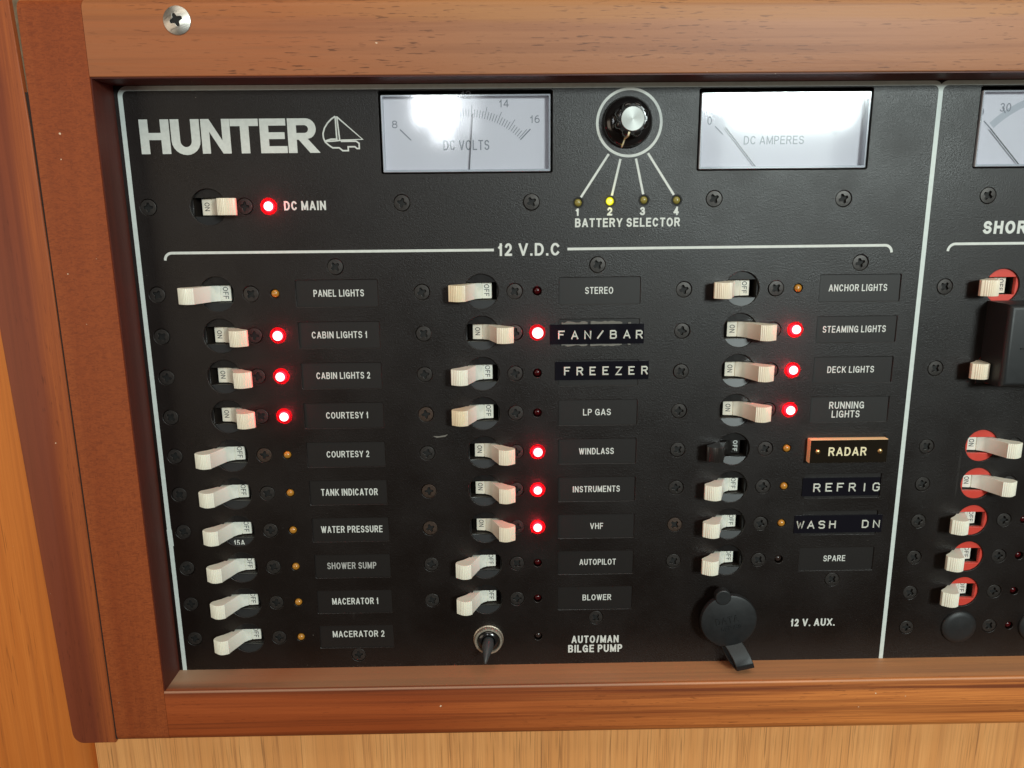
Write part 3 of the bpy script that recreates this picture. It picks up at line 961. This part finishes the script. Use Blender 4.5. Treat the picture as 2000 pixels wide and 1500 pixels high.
# stroke letters for the embossed tapes (unit box 1 x 1.4)
SG = {'F': [[(0, 0), (0, 1.4), (.9, 1.4)], [(0, .75), (.7, .75)]],
      'A': [[(0, 0), (.5, 1.4), (1, 0)], [(.18, .45), (.82, .45)]],
      'N': [[(0, 0), (0, 1.4), (.95, 0), (.95, 1.4)]],
      '/': [[(0, 0), (.9, 1.4)]],
      'B': [[(0, 0), (0, 1.4), (.7, 1.4), (.9, 1.2), (.9, .95), (.7, .75), (0, .75)], [(.7, .75), (.95, .55), (.95, .2), (.75, 0), (0, 0)]],
      'R': [[(0, 0), (0, 1.4), (.7, 1.4), (.9, 1.2), (.9, .9), (.7, .7), (0, .7)], [(.5, .7), (.95, 0)]],
      'E': [[(.9, 0), (0, 0), (0, 1.4), (.9, 1.4)], [(0, .75), (.7, .75)]],
      'Z': [[(0, 1.4), (.95, 1.4), (0, 0), (.95, 0)]],
      'I': [[(.5, 0), (.5, 1.4)]],
      'G': [[(.95, 1.15), (.75, 1.4), (.25, 1.4), (0, 1.15), (0, .25), (.25, 0), (.75, 0), (.95, .25), (.95, .65), (.55, .65)]],
      'W': [[(0, 1.4), (.28, 0), (.55, 1.1), (.82, 0), (1.1, 1.4)]],
      'S': [[(.9, 1.2), (.7, 1.4), (.2, 1.4), (0, 1.2), (0, .95), (.2, .75), (.7, .75), (.9, .5), (.9, .2), (.7, 0), (.2, 0), (0, .2)]],
      'H': [[(0, 0), (0, 1.4)], [(.9, 0), (.9, 1.4)], [(0, .75), (.9, .75)]],
      'D': [[(0, 0), (0, 1.4), (.6, 1.4), (.9, 1.1), (.9, .3), (.6, 0), (0, 0)]]}
def stroke_tube(lines, r, z):
    V, F = [], []
    prof = [(-1, 0), (-.7, .65), (0, .95), (.7, .65), (1, 0)]
    for pts in lines:
        n = len(pts)
        base = len(V)
        for i in range(n):
            p = Vector(pts[i])
            d1 = (p - Vector(pts[i - 1])).normalized() if i else None
            d2 = (Vector(pts[i + 1]) - p).normalized() if i < n - 1 else None
            d1 = d1 or d2; d2 = d2 or d1
            t = d1 + d2
            t = t.normalized() if t.length > 1e-5 else d1
            nm = Vector((-t.y, t.x))
            k = min(1.6, 1 / max(.35, abs(nm.dot(Vector((-d1.y, d1.x))))))
            e = 0
            if i == 0: p = p - d2 * r * .5
            if i == n - 1: p = p + d1 * r * .5
            for a, b in prof:
                V.append((p.x + nm.x * a * r * k, p.y + nm.y * a * r * k, z + b * r * .8))
        for i in range(n - 1):
            for j in range(4):
                F.append((base + i * 5 + j, base + i * 5 + j + 1, base + (i + 1) * 5 + j + 1, base + (i + 1) * 5 + j))
        F.append(tuple(base + j for j in range(5)))
        F.append(tuple(base + (n - 1) * 5 + j for j in reversed(range(5))))
    return V, F

def tape(label, txt, x0, x1, y0, y1, tx0, tx1, ty0, ty1, cw, tilt=0.0, zt=0.05):
    cx, cy = (x0 + x1) / 2, (y0 + y1) / 2
    t = thing('label_tape', (cx, cy, zt), label, 'label tape', 'embossed black label tapes')
    t.rotation_euler = (P2W @ Matrix.Rotation(tilt, 4, 'Z')).to_euler()
    # slightly wavy strip
    nx, ny = 30, 4
    V, F = [], []
    rnd = random.Random(txt)
    ph = rnd.random() * 6
    for j in range(ny + 1):
        for i in range(nx + 1):
            u, v = i / nx, j / ny
            zz = 0.42 + 0.16 * math.sin(u * 17 + ph) * (1 - abs(2 * v - 1)) + 0.08 * math.sin(u * 41 + ph * 2)
            if i in (0, nx) or j in (0, ny): zz -= 0.05
            V.append((x0 - cx + u * (x1 - x0), y0 - cy + v * (y1 - y0), zz))
    for j in range(ny):
        for i in range(nx):
            a = j * (nx + 1) + i
            F.append((a, a + 1, a + nx + 2, a + nx + 1))
    ring = [i for i in range(nx + 1)] + [j * (nx + 1) + nx for j in range(1, ny + 1)] + [ny * (nx + 1) + i for i in range(nx - 1, -1, -1)] + [j * (nx + 1) for j in range(ny - 1, 0, -1)]
    b0 = len(V)
    for r in ring: V.append((V[r][0], V[r][1], 0.0))
    for i in range(len(ring)):
        j = (i + 1) % len(ring)
        F.append((ring[i], b0 + i, b0 + j, ring[j]))
    link_mesh('strip', V, F, 'tape', t, smooth=50)
    n = len(txt)
    step = (tx1 - tx0 - cw) / (n - 1)
    lines = []
    h = ty1 - ty0
    for i, ch in enumerate(txt):
        if ch == ' ': continue
        ox = tx0 + i * step + rnd.uniform(-.12, .12)
        oy = ty0 + rnd.uniform(-.1, .1)
        for st_ in SG[ch]:
            lines.append([(ox - cx + px * cw, oy - cy + py / 1.4 * h) for px, py in st_])
    V, F = stroke_tube(lines, 0.36, 0.52)
    link_mesh('embossed_lettering', V, F, 'tape_letter', t, smooth=60)
    return t
tape('glossy black tape embossed FAN/BAR, curling over its insert', 'FAN/BAR', 5.8, 49.0, -24.6, -15.4, 9.8, 48.4, -22.0, -18.6, 2.7)
tape('glossy black tape embossed FREEZER', 'FREEZER', 8.2, 51.7, -41.5, -32.8, 12.6, 51.0, -39.0, -35.6, 2.6)
tape('short glossy black tape embossed REFRIG, creased at its left end', 'REFRIG', 127.8, 165.3, -100.4, -91.2, 133.4, 165.0, -97.9, -94.2, 3.0)
tape('long glossy black tape embossed WASH DN', 'WASH  DN', 125.2, 168.2, -119.5, -110.4, 126.6, 167.0, -116.9, -113.4, 2.9)
# ragged clear film edges around the FAN/BAR tape
fan = [o for o in COL.objects if o.get('label', '').startswith('glossy black tape embossed FAN')][0]
def ragged(y, up, rr):
    V, F = [], []
    n = 26
    for i in range(n + 1):
        x = -17.6 + 34.5 * i / n
        V.append((x, y, 0.02)); V.append((x, y + up * (0.5 + rr.random() * 0.9), 0.06 + rr.random() * .15))
    for i in range(n):
        if rr.random() < 0.8: F.append((2 * i, 2 * i + 2, 2 * i + 3, 2 * i + 1))
    return V, F
for y, up in ((4.62, 1.1), (-4.62, -0.8)):
    V, F = ragged(y, up, random.Random(int(y)))
    link_mesh('torn_film', V, F, 'scuff', fan)

# engraved radar plaque, proud of the panel
pq = thing('engraved_plaque', (146.3, -77.0, 0), 'black engraved plaque with gold edges reading RADAR', 'plaque')
boxo('core', (-17.6, 19.3, -5.6, 5.9, 0.02, 3.7), 'gold', pq, bevels=[(TOPS, 0.2, 2)])
boxo('face', (-17.45, 19.15, -5.45, 5.75, 3.72, 4.05), 'plaque', pq, bevels=[(TOPS, 0.12, 1)])
text_fit('lettering', 'RADAR', -8.9, 9.2, -1.95, 2.3, 4.09, 'cream_ink', pq, bold=0.17, gap=0.2)
for x in (-14.0, 15.6):
    V, F = lathe([(1.25, 4.06), (1.1, 4.5), (0.6, 4.75), (0.15, 4.8)], 16)
    link_mesh('pin', V, F, 'brass', pq, (x, 0.2, 0), smooth=50)

# ================================================================== CIRCUIT BREAKERS
def handle_profile(s):
    """side view of the paddle handle for OFF (tip at -x); s=+1 OFF, -1 ON (mirrored)"""
    pts = [(4.4, -5.6), (4.5, -5.15), (0.35, -4.6), (0.25, -4.9), (0.0, -4.9), (-0.1, -4.4), (-1.5, -3.6), (-3.0, -1.9), (-6.7, 7.5)]
    # convex ribbed nose
    n = 18
    x0, x1 = -6.9, -13.9
    for i in range(n + 1):
        u = i / n
        x = x0 + (x1 - x0) * u
        z = 8.3 + 1.7 * math.sin(PI * min(1, u * 0.93 + 0.05)) - 0.6 * u
        if i % 2: z -= 0.18
        pts.append((x, z))
    pts += [(-14.4, 7.4), (-14.5, 6.2), (-14.0, 5.0), (-12.9, 4.1), (-10.8, 2.6), (-8.6, 0.4), (-6.4, -3.2), (-4.8, -7.0), (-3.5, -10.0), (4.0, -10.0)]
    return [(x * s, z) for x, z in pts]

def handle_mesh(s):
    prof = handle_profile(s)
    if s < 0: prof = list(reversed(prof))
    me = fill_mesh('handle', [prof], -3.6, 3.6, 0.16, 2)
    for v in me.vertices:
        x, z, y = v.co.x, v.co.y, v.co.z
        v.co = (x, -y, z)
    return me

H_ME = {}
for st_, s in (('OFF', 1), ('ON', -1)):
    for colr in ('white', 'cream', 'aged', 'black'):
        me = handle_mesh(s)
        me.materials.append(MAT[colr + '_handle'])
        for p in me.polygons: p.use_smooth = True
        me.set_sharp_from_angle(angle=math.radians(24))
        H_ME[(st_, colr)] = me

def face_mesh(kind):
    """round breaker face behind the panel hole, with a through slot; lower segment dished"""
    hw, hh = 7.0, 4.05
    R = HOLE_R + 0.6
    outl = [circ(0, 0, R, 48), rect(-hw if kind == 'body' else -6.5, -hh, hw if kind == 'body' else 6.5, hh)]
    me = fill_mesh('face', outl, -3.0, -0.9 if kind == 'red' else -1.3, 0.1)
    if kind == 'red':
        for v in me.vertices:
            if v.co.z > -1.2 * MM: pass
    return me
FACE = {}
for kd in ('body', 'red'):
    me = face_mesh(kd); me.materials.append(MAT[kd]); FACE[kd] = me
# dished glossy lower segment
def seg_mesh():
    V, F = [], []
    R = HOLE_R + 0.3
    n = 14
    y1 = -4.2
    a0 = math.asin(y1 / R)
    arc_ = []
    for i in range(n + 1):
        a = (PI - a0 * -1) + 0  # placeholder
    xs = [-math.sqrt(R * R - y1 * y1) + 2 * math.sqrt(R * R - y1 * y1) * i / n for i in range(n + 1)]
    for x in xs:
        yb = -math.sqrt(max(0.0, R * R - x * x))
        yb = min(yb, y1)
        zt, zb = -1.15, -1.15 + (y1 - yb) * 0.24
        V.append((x, y1, zt)); V.append((x, yb, zb))
    for i in range(n):
        F.append((2 * i, 2 * i + 1, 2 * i + 3, 2 * i + 2))
    me = bpy.data.meshes.new('lower_face')
    me.from_pydata([(a * MM, b * MM, c * MM) for a, b, c in V], [], F)
    me.materials.append(MAT['lowface'])
    return me
SEG = seg_mesh()
# slot well: open box behind the slot with small inner steps
def well_mesh():
    hw, hh, zt, zb = 7.1, 4.15, -2.6, -11.5
    V = [(-hw, -hh, zt), (hw, -hh, zt), (hw, hh, zt), (-hw, hh, zt), (-hw, -hh, zb), (hw, -hh, zb), (hw, hh, zb), (-hw, hh, zb)]
    F = [(0, 1, 5, 4), (1, 2, 6, 5), (2, 3, 7, 6), (3, 0, 4, 7), (4, 5, 6, 7)]
    # curved drum beside the handle
    n = 10
    b0 = len(V)
    for i in range(n + 1):
        a = PI * (0.06 + 0.88 * i / n)
        for y in (-3.9, 3.9):
            V.append((6.9 * math.cos(a), y, -11.0 + 5.3 * math.sin(a)))
    for i in range(n):
        F.append((b0 + 2 * i, b0 + 2 * i + 1, b0 + 2 * i + 3, b0 + 2 * i + 2))
    me = bpy.data.meshes.new('slot_well')
    me.from_pydata([(a * MM, b * MM, c * MM) for a, b, c in V], [], F)
    me.materials.append(MAT['slot'])
    return me
WELL = well_mesh()

def side_text(t, s, m):
    half = 2.75 if t == 'OFF' else 1.85
    x0, x1 = (1.1, 3.4) if s > 0 else (-3.4, -1.1)
    V, F = stroke_text(t, x0, x1, 0.15 - half, 0.15 + half, 0, 0.13 if m == 'ink' else 0.18, 0.18, -90,
                       zfn=lambda x, y: -4.6 - (abs(x) - 0.2) * (0.55 / 4.3) + 0.06)
    me = bpy.data.meshes.new('lettering')
    me.from_pydata([(a * MM, b * MM, c * MM) for a, b, c in V], [], F)
    me.materials.append(MAT[m])
    return me
T_ME = {('OFF', 'ink'): side_text('OFF', 1, 'ink'), ('ON', 'ink'): side_text('ON', -1, 'ink'), ('OFF', 'print'): side_text('OFF', 1, 'print')}

BNAME = {}
for (ci, k), v in TXT.items(): BNAME[(ci, k)] = v[0].replace('|', ' ')
BNAME.update({(1, 1): 'FAN/BAR', (1, 2): 'FREEZER', (2, 4): 'RADAR', (2, 5): 'REFRIG', (2, 6): 'WASH DN', (4, 0): 'DC MAIN'})
ACN = {0: 'topmost red breaker, switched OFF, above the black lock slide', 2: 'cream breaker handle beside the lower end of the black lock slide',
       4: 'upper of the two red breakers switched ON', 5: 'lower of the two red breakers switched ON',
       6: 'red breaker switched OFF just below the ON pair', 7: 'red breaker switched OFF, second below the ON pair', 8: 'red breaker switched OFF just above the round black plug'}
def child(name, me, parent, loc=(0, 0, 0)):
    o = bpy.data.objects.new(name, me); COL.objects.link(o); place(o, parent, loc); return o
TIP = {'white': 'white', 'cream': 'cream', 'aged': 'yellowed', 'black': 'black'}
for ci, k, x, y, st_, colr, face in breakers:
    if ci == 3:
        lab = ACN[k]; grp = 'red breakers of the right section'
    else:
        lab = '%s handle breaker switched %s for %s' % (TIP[colr], st_, BNAME[(ci, k)]) + EXTRA.get((ci, k), '').replace(', beside', ' and')
        grp = 'black round breakers of the DC section'
    if (ci, k) == (0, 6): lab = 'white handle breaker marked 15A, switched OFF, for WATER PRESSURE'
    t = thing('circuit_breaker', (x, y, 0), lab, 'circuit breaker', grp)
    child('face', FACE[face], t)
    child('slot_well', WELL, t)
    if face == 'body': child('lower_face', SEG, t)
    h = child('handle', H_ME[(st_, colr)], t, (0, random.uniform(-.1, .1), 0))
    h.rotation_euler[1] = math.radians(random.uniform(-1.5, 1.5))
    child('lettering', T_ME[(st_, 'print' if colr == 'black' else 'ink')], h)
    if (ci, k) == (0, 6):
        text_fit('rating_lettering', '15A', -2.9, 2.3, -7.6, -4.8, -0.45, 'print', t, bold=0.15)

# ================================================================== INDICATOR LIGHTS
LEDN = {'red_on': 'lit red indicator light', 'amber': 'unlit amber indicator light', 'darkred': 'unlit dark red indicator light', 'smoke': 'unlit smoky indicator light',
        'olive': 'unlit olive yellow indicator light', 'yellow_on': 'lit yellow indicator light'}
BNAME[(1, 9)] = 'AUTO/MAN BILGE PUMP'
ACL = {6: 'topmost of the dark red lights at the right edge', 7: 'second of the dark red lights at the right edge', 8: 'third of the dark red lights at the right edge',
       9: 'lowest dark red light between two black plugs'}
for ci, k, x, y, ty, r in leds:
    if ci == 3: lab = ACL[k]
    elif ci == 5: lab = LEDN[ty] + (', leftmost of the battery selector row', ' in the battery selector row', ', just right of the lit yellow one', ', rightmost of the battery selector row')[k]
    else: lab = LEDN[ty] + ' beside ' + BNAME[(ci, k)] + EXTRA.get((ci, k), '').split(', beside')[0]
    t = thing('indicator_light', (x, y, 0), lab, 'indicator light', 'round indicator lights on the panel')
    ht = {'red_on': 1.5, 'amber': 0.9, 'darkred': -0.5, 'smoke': -0.6, 'olive': 0.3, 'yellow_on': 0.6}[ty]
    prof = [(r, -5.0), (r, ht - r * 0.75)] + [(r * math.cos(math.radians(a)), ht - r * 0.75 + r * 0.75 * math.sin(math.radians(a))) for a in (20, 40, 60, 78)]
    V, F = lathe(prof, 20)
    link_mesh('lens', V, F, ty, t, smooth=50)
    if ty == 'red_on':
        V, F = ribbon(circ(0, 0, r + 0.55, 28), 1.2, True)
        link_mesh('bloom_ring', [(a.x, a.y, 0.05) for a in V], F, 'red_bloom', t)  # added glowing ring that imitates camera bloom around the lens
    if ty in ('red_on', 'yellow_on'):
        rc = r * 0.80
        V, F = lathe([(rc, ht - 0.5), (rc * .98, ht - .12), (rc * 0.8, ht + .06), (rc * 0.4, ht + 0.14), (0.05, ht + 0.16)], 18)
        kk = random.uniform(0.88, 1.08) if (ci, k) != (1, 1) else 1.22
        V = [(x_ * kk, y_ * kk * random.choice((1, 1, 1)), z_) for x_, y_, z_ in V]
        link_mesh('glowing_core', V, F, 'red_core' if ty == 'red_on' else 'yellow_core', t, (random.uniform(-.2, .2), random.uniform(-.2, .2), 0), smooth=50)
        L = bpy.data.lights.new('glow', 'POINT')
        L.color = (1.0, 0.03, 0.06) if ty == 'red_on' else (1.0, 0.85, 0.05)
        L.energy = 0.0056 if ty == 'red_on' else 0.0005
        L.shadow_soft_size = 0.0012
        lo = bpy.data.objects.new('glow', L); COL.objects.link(lo); place(lo, t, (0, 0, ht + 1.6))
    if ci == 5:
        V, F = ribbon(circ(0, 0, r + 0.35, 28), 0.7, True)
        link_mesh('collar', [(a.x, a.y, 0.06) for a in V], F, 'hole', t)

# ================================================================== METERS
def meter(name, label, M_, marks):
    x0, y0, x1, y1 = M_
    cx, cy = (x0 + x1) / 2, (y0 + y1) / 2
    w_, h_ = (x1 - x0) / 2, (y1 - y0) / 2
    t = thing(name, (cx, cy, 0), label, 'meter')
    dl = boxo('dial', (-w_ + .4, w_ - .4, -h_ + .4, h_ - .4, -4.5, -3.6), 'dial', t)
    filled('bezel', [rect(-w_, -h_, w_, h_, 0.5), rect(-w_ + .75, -h_ + 1.1, w_ - 0.75, h_ - .6, 0.4)], -3.6, 0.2, 'acryl', t, bev=0.12)
    filled('cover', [rect(-w_ + .1, -h_ + .1, w_ - .1, h_ - .1, 0.4)], 0.25, 0.65, 'cover', t, bev=0.12)
    marks(t, dl, cx, cy)
    return t
ZD = -3.55
def ray(pc, a, r0, r1):
    s, c = math.sin(math.radians(a)), math.cos(math.radians(a))
    return [(pc[0] + s * r0, pc[1] + c * r0), (pc[0] + s * r1, pc[1] + c * r1)]
def volt(t, dl, cx, cy):
    pc = (-30.6 - cx, 42.5 - cy)
    lines = [(ray(pc, -46, 34.0, 40.5), False), (ray(pc, 45, 33.2, 39.5), False)]
    strokes('scale_print', lines, 0.5, ZD, 'dial_ink', dl)
    fine = []
    for i in range(0, 41):
        a = -36 + 79.5 * i / 40
        L_ = 36.4 if i % 5 else 38.3
        fine.append((ray(pc, a, 33.2, L_), False))
    strokes('scale_print', fine, 0.26, ZD, 'dial_ink', dl)
    for tx, a, rr in (('8', -46, 43.6), ('10', -23, 42.4), ('12', 0, 42.4), ('14', 23, 42.0), ('16', 43, 43.8)):
        p = ray(pc, a, rr, rr)[0]
        ww = 1.2 if len(tx) == 1 else 2.1
        text_fit('lettering', tx, p[0] - ww, p[0] + ww, p[1] - 1.6, p[1] + 1.6, ZD, 'dial_ink', dl, bold=0.12)
    text_fit('lettering', 'DC VOLTS', -41.0 - cx, -20.8 - cx, 61.8 - cy, 66.0 - cy, ZD, 'dial_ink', dl, bold=0.12)
    a = 4.5
    p0, p1 = ray(pc, a, 9.9, 34.5)
    strokes('needle', [([p0, p1], False)], 0.42, -2.6, 'needle', t)
def amp(t, dl, cx, cy):
    pc = (108.0 - cx, 42.5 - cy)
    strokes('scale_print', [(ray(pc, -46, 36.0, 41.0), False)], 0.45, ZD, 'dial_ink', dl)
    fine = [(ray(pc, 8 + 36 * i / 24, 34.0, 36.4), False) for i in range(25)]
    strokes('scale_print', fine, 0.24, ZD, 'dial_ink', dl)
    text_fit('lettering', '0', 75.0 - cx, 77.0 - cx, 71.6 - cy, 75.0 - cy, ZD, 'dial_ink', dl, bold=0.12)
    text_fit('lettering', 'DC AMPERES', 91.5 - cx, 118.2 - cx, 63.2 - cy, 66.8 - cy, ZD, 'dial_ink', dl, bold=0.12)
    strokes('needle', [([(82.9 - cx, 70.3 - cy), (97.6 - cx, 53.0 - cy)], False)], 0.42, -2.6, 'needle', t)
def acm(t, dl, cx, cy):
    pc = (231.5 - cx, 40.0 - cy)
    strokes('scale_print', [(ray(pc, -46.5, 41.5, 47.0), False), (ray(pc, -35, 43.5, 46.0), False)], 0.5, ZD, 'dial_ink', dl)
    V, F = ribbon([ray(pc, a, 43.0, 43.0)[0] for a in range(-45, 32, 3)], 3.0)
    link_mesh('scale_band', [(a.x, a.y, ZD - 0.01) for a in V], F, 'acryl', dl)
    text_fit('lettering', '0', 194.6 - cx, 197.0 - cx, 74.3 - cy, 78.0 - cy, ZD, 'dial_ink', dl, bold=0.12)
    text_fit('lettering', '30', 203.9 - cx, 208.8 - cx, 76.2 - cy, 79.8 - cy, ZD, 'dial_ink', dl, bold=0.12)
    strokes('needle', [([(200.2 - cx, 69.0 - cy), (215.5 - cx, 53.0 - cy)], False)], 0.5, -2.6, 'needle', t)
meter('voltmeter', 'white DC VOLTS dial meter with window reflection, right of the maker name', METERS[0], volt)
meter('ammeter', 'white DC AMPERES dial meter washed out by window glare', METERS[1], amp)
meter('alternating_current_meter', 'white dial meter marked 0 and 30 cut off at the right edge', METERS[2], acm)

# ================================================================== SELECTOR KNOB
kn = thing('selector_knob', (39.3, 72.5, 0), 'fluted black rotary knob with aluminium cap inside the white ring', 'knob')
V, F = lathe([(10.7, 0.1), (10.8, 1.0), (10.4, 2.4), (9.4, 3.6), (8.2, 4.3), (6.9, 4.6)], 56)
link_mesh('skirt', V, F, 'gloss_black', kn, smooth=40)
def lobe(a, r, z):
    if r < 5.3 or z > 13.2: return r
    return r - 1.15 * (0.5 + 0.5 * math.cos(8 * a)) ** 1.5
V, F = lathe([(7.6, 4.2), (7.4, 7.0), (7.2, 12.2), (6.8, 13.1), (6.0, 13.5), (5.2, 13.55)], 96, lobe)
link_mesh('grip', V, F, 'gloss_black', kn, smooth=40)
V, F = lathe([(5.0, 13.4), (5.0, 13.9), (4.8, 14.1), (0.1, 14.1)], 48)
link_mesh('cap', V, F, 'alu', kn, smooth=30)
ang = math.radians(-104)
ca, sa = math.cos(ang), math.sin(ang)
def pl(r, z, wd): return [(r * ca - wd * sa, r * sa + wd * ca, z), (r * ca + wd * sa, r * sa - wd * ca, z)]
V = pl(5.3, 13.62, .38) + pl(6.1, 13.54, .38) + pl(6.75, 13.2, .38) + pl(7.1, 12.2, .38) + pl(7.35, 7.0, .38) + pl(7.5, 4.75, .38)
V = [(x * 1.012, y * 1.012, z + .03) for x, y, z in V]
F = [(2 * i, 2 * i + 1, 2 * i + 3, 2 * i + 2) for i in range(5)]
link_mesh('pointer_line', V, F, 'cream_ink', kn)
V = pl(7.4, 4.62, .3) + pl(8.2, 4.4, .3) + pl(9.4, 3.72, .3) + pl(10.4, 2.5, .3) + pl(10.8, 1.3, .3)
V = [(x * 1.006, y * 1.006, z + .03) for x, y, z in V]
F = [(2 * i, 2 * i + 1, 2 * i + 3, 2 * i + 2) for i in range(4)]
link_mesh('pointer_line', V, F, 'cream_ink', kn)

# ================================================================== BILGE TOGGLE
tg = thing('toggle_switch', (-24.8, -174.1, 0), 'black toggle lever with knurled nickel nut left of AUTO/MAN BILGE PUMP', 'toggle switch')
def knurl(a, r, z):
    return r - 0.16 * (0.5 + 0.5 * math.cos(40 * a)) if 6.8 < r and 0.5 < z < 2.9 else r
V, F = lathe([(7.5, 0.05), (7.5, 0.4), (7.2, 0.7), (7.2, 2.0), (6.9, 2.7), (6.0, 2.8), (5.6, 2.2), (5.5, 1.0)], 160, knurl)
link_mesh('nut', V[:], F[:-2], 'nickel', tg, smooth=35)
V, F = lathe([(5.6, 0.6), (5.5, 2.2), (4.8, 3.0), (3.6, 3.3), (3.2, 2.6), (2.8, 1.5)], 40)
link_mesh('bushing', V, F, 'gloss_black', tg, smooth=40)
# bat lever, swept along a tilted axis
def lever():
    V, F = [], []
    n = 20
    axis = Vector((-0.13, -0.42, 1)).normalized()
    u = axis.cross(Vector((0, 1, 0))).normalized(); v = axis.cross(u)
    prof = [(0.5, 2.5), (3, 2.9), (5, 2.8), (8, 2.1), (11, 1.35), (13.5, 0.75), (14.2, 0.3)]
    for d, r in prof:
        c = axis * d
        for i in range(n):
            a = 2 * PI * i / n
            p = c + u * r * math.cos(a) + v * r * math.sin(a)
            V.append(tuple(p))
    for j in range(len(prof) - 1):
        for i in range(n):
            i2 = (i + 1) % n
            F.append((j * n + i, j * n + i2, (j + 1) * n + i2, (j + 1) * n + i))
    F.append(tuple((len(prof) - 1) * n + i for i in range(n)))
    return V, F
V, F = lever()
link_mesh('lever', V, F, 'lever', tg, (0.2, 0.4, 1.0), smooth=50)

# ================================================================== 12 V SOCKET CAP
cp = thing('socket_cap', (94.3, -165.2, 0), 'black rubber cap with strap covering the 12 V. AUX. socket', 'socket cap')
V, F = lathe([(13.0, 0.02), (13.4, 0.6), (13.2, 2.4), (12.3, 2.6), (12.0, 6.0)], 56)
link_mesh('socket_flange', V, F, 'rubber', cp, smooth=40)
V, F = lathe([(13.2, 6.0), (13.9, 6.4), (14.0, 7.6), (13.6, 8.6), (12.7, 9.0), (0.1, 9.1)], 64)
link_mesh('cap', V, F, 'rubber', cp, (-1.0, 3.6, 0), smooth=40)
filled('pull_tab', [circ(0, 0, 3.9, 28)], 5.6, 9.6, 'rubber', cp, (-4.6, 16.6, 0), bev=0.6, smooth=40, res=2)
text_fit('lettering', 'DATA', -6.5, 4.8, -1.3, 2.2, 9.12, 'rubber', cp, (-1.0, 4.2, 0), bold=0.16, thick=0.3).rotation_euler = (0, 0, math.radians(13))
text_fit('lettering', 'SERIES', -4.6, 5.6, -4.6, -2.6, 9.12, 'rubber', cp, (-1.0, 3.8, 0), bold=0.16, thick=0.25).rotation_euler = (0, 0, math.radians(13))
# strap loop folding back under the cap
def strap():
    path = [(-0.5, -8.0, 7.0), (1.6, -10.8, 9.6), (3.4, -14.0, 12.4), (4.6, -17.0, 13.8), (5.4, -19.2, 13.4), (5.7, -20.4, 11.2), (5.0, -20.6, 8.4), (3.4, -19.0, 5.4), (1.6, -16.0, 3.2), (0.2, -12.0, 1.6)]
    path = [(x + 1.6, y, z) for x, y, z in path]
    V, F = [], []
    wd, th = 4.3, 0.65
    side = Vector((1, 0.22, 0)).normalized()
    for i, p in enumerate(path):
        a = Vector(path[max(0, i - 1)]); b = Vector(path[min(len(path) - 1, i + 1)])
        t = (b - a).normalized()
        nn = t.cross(side).normalized()
        for sx, sn in ((-1, -1), (1, -1), (1, 1), (-1, 1)):
            V.append(tuple(Vector(p) + side * sx * wd + nn * sn * th))
    for i in range(len(path) - 1):
        for j in range(4):
            k = (j + 1) % 4
            F.append((4 * i + j, 4 * i + k, 4 * i + 4 + k, 4 * i + 4 + j))
    F.append((3, 2, 1, 0)); e = 4 * (len(path) - 1); F.append((e, e + 1, e + 2, e + 3))
    return V, F
V, F = strap()
so = link_mesh('strap', V, F, 'rubber', cp, smooth=60)
md = so.modifiers.new('round', 'BEVEL'); md.width = 0.0003; md.segments = 2; md.limit_method = 'ANGLE'

# ================================================================== BLACK PLUGS AND LOCK SLIDE
for x, lab in ((212.6, 'large round black blanking plug below the red breakers'), (252.0, 'round black blanking plug cut off at the right edge')):
    t = thing('blanking_plug', (x, row(9), 0), lab, 'plug', 'round black blanking plugs')
    V, F = lathe([(8.7, 0.02), (8.7, 0.7), (8.2, 1.3), (6.0, 1.75), (0.1, 1.95)], 48)
    link_mesh('head', V, F, 'rubber', t, smooth=40)
lk = thing('lock_slide', (225, -25.2, 0), 'tall black plastic lock slide standing proud beside the red breakers', 'lock slide')
boxo('body', (-18.1, 24, -18.6, 18.6, 0.02, 16.8), 'rubber', lk, bevels=[([(-1, 0, 1), (1, 0, 1), (0, 1, 1), (0, -1, 1)], 2.4, 5), ([(-1, 1, 0), (-1, -1, 0), (1, 1, 0), (1, -1, 0)], 0.8, 3)])
boxo('ridge', (-11.5, 22, -1.2, -0.6, 16.6, 17.2), 'hole', lk)
boxo('base_flange', (-19.6, 25, -20.0, -18.4, 0.02, 0.8), 'rubber', lk, bevels=[(TOPS, 0.3, 2)])
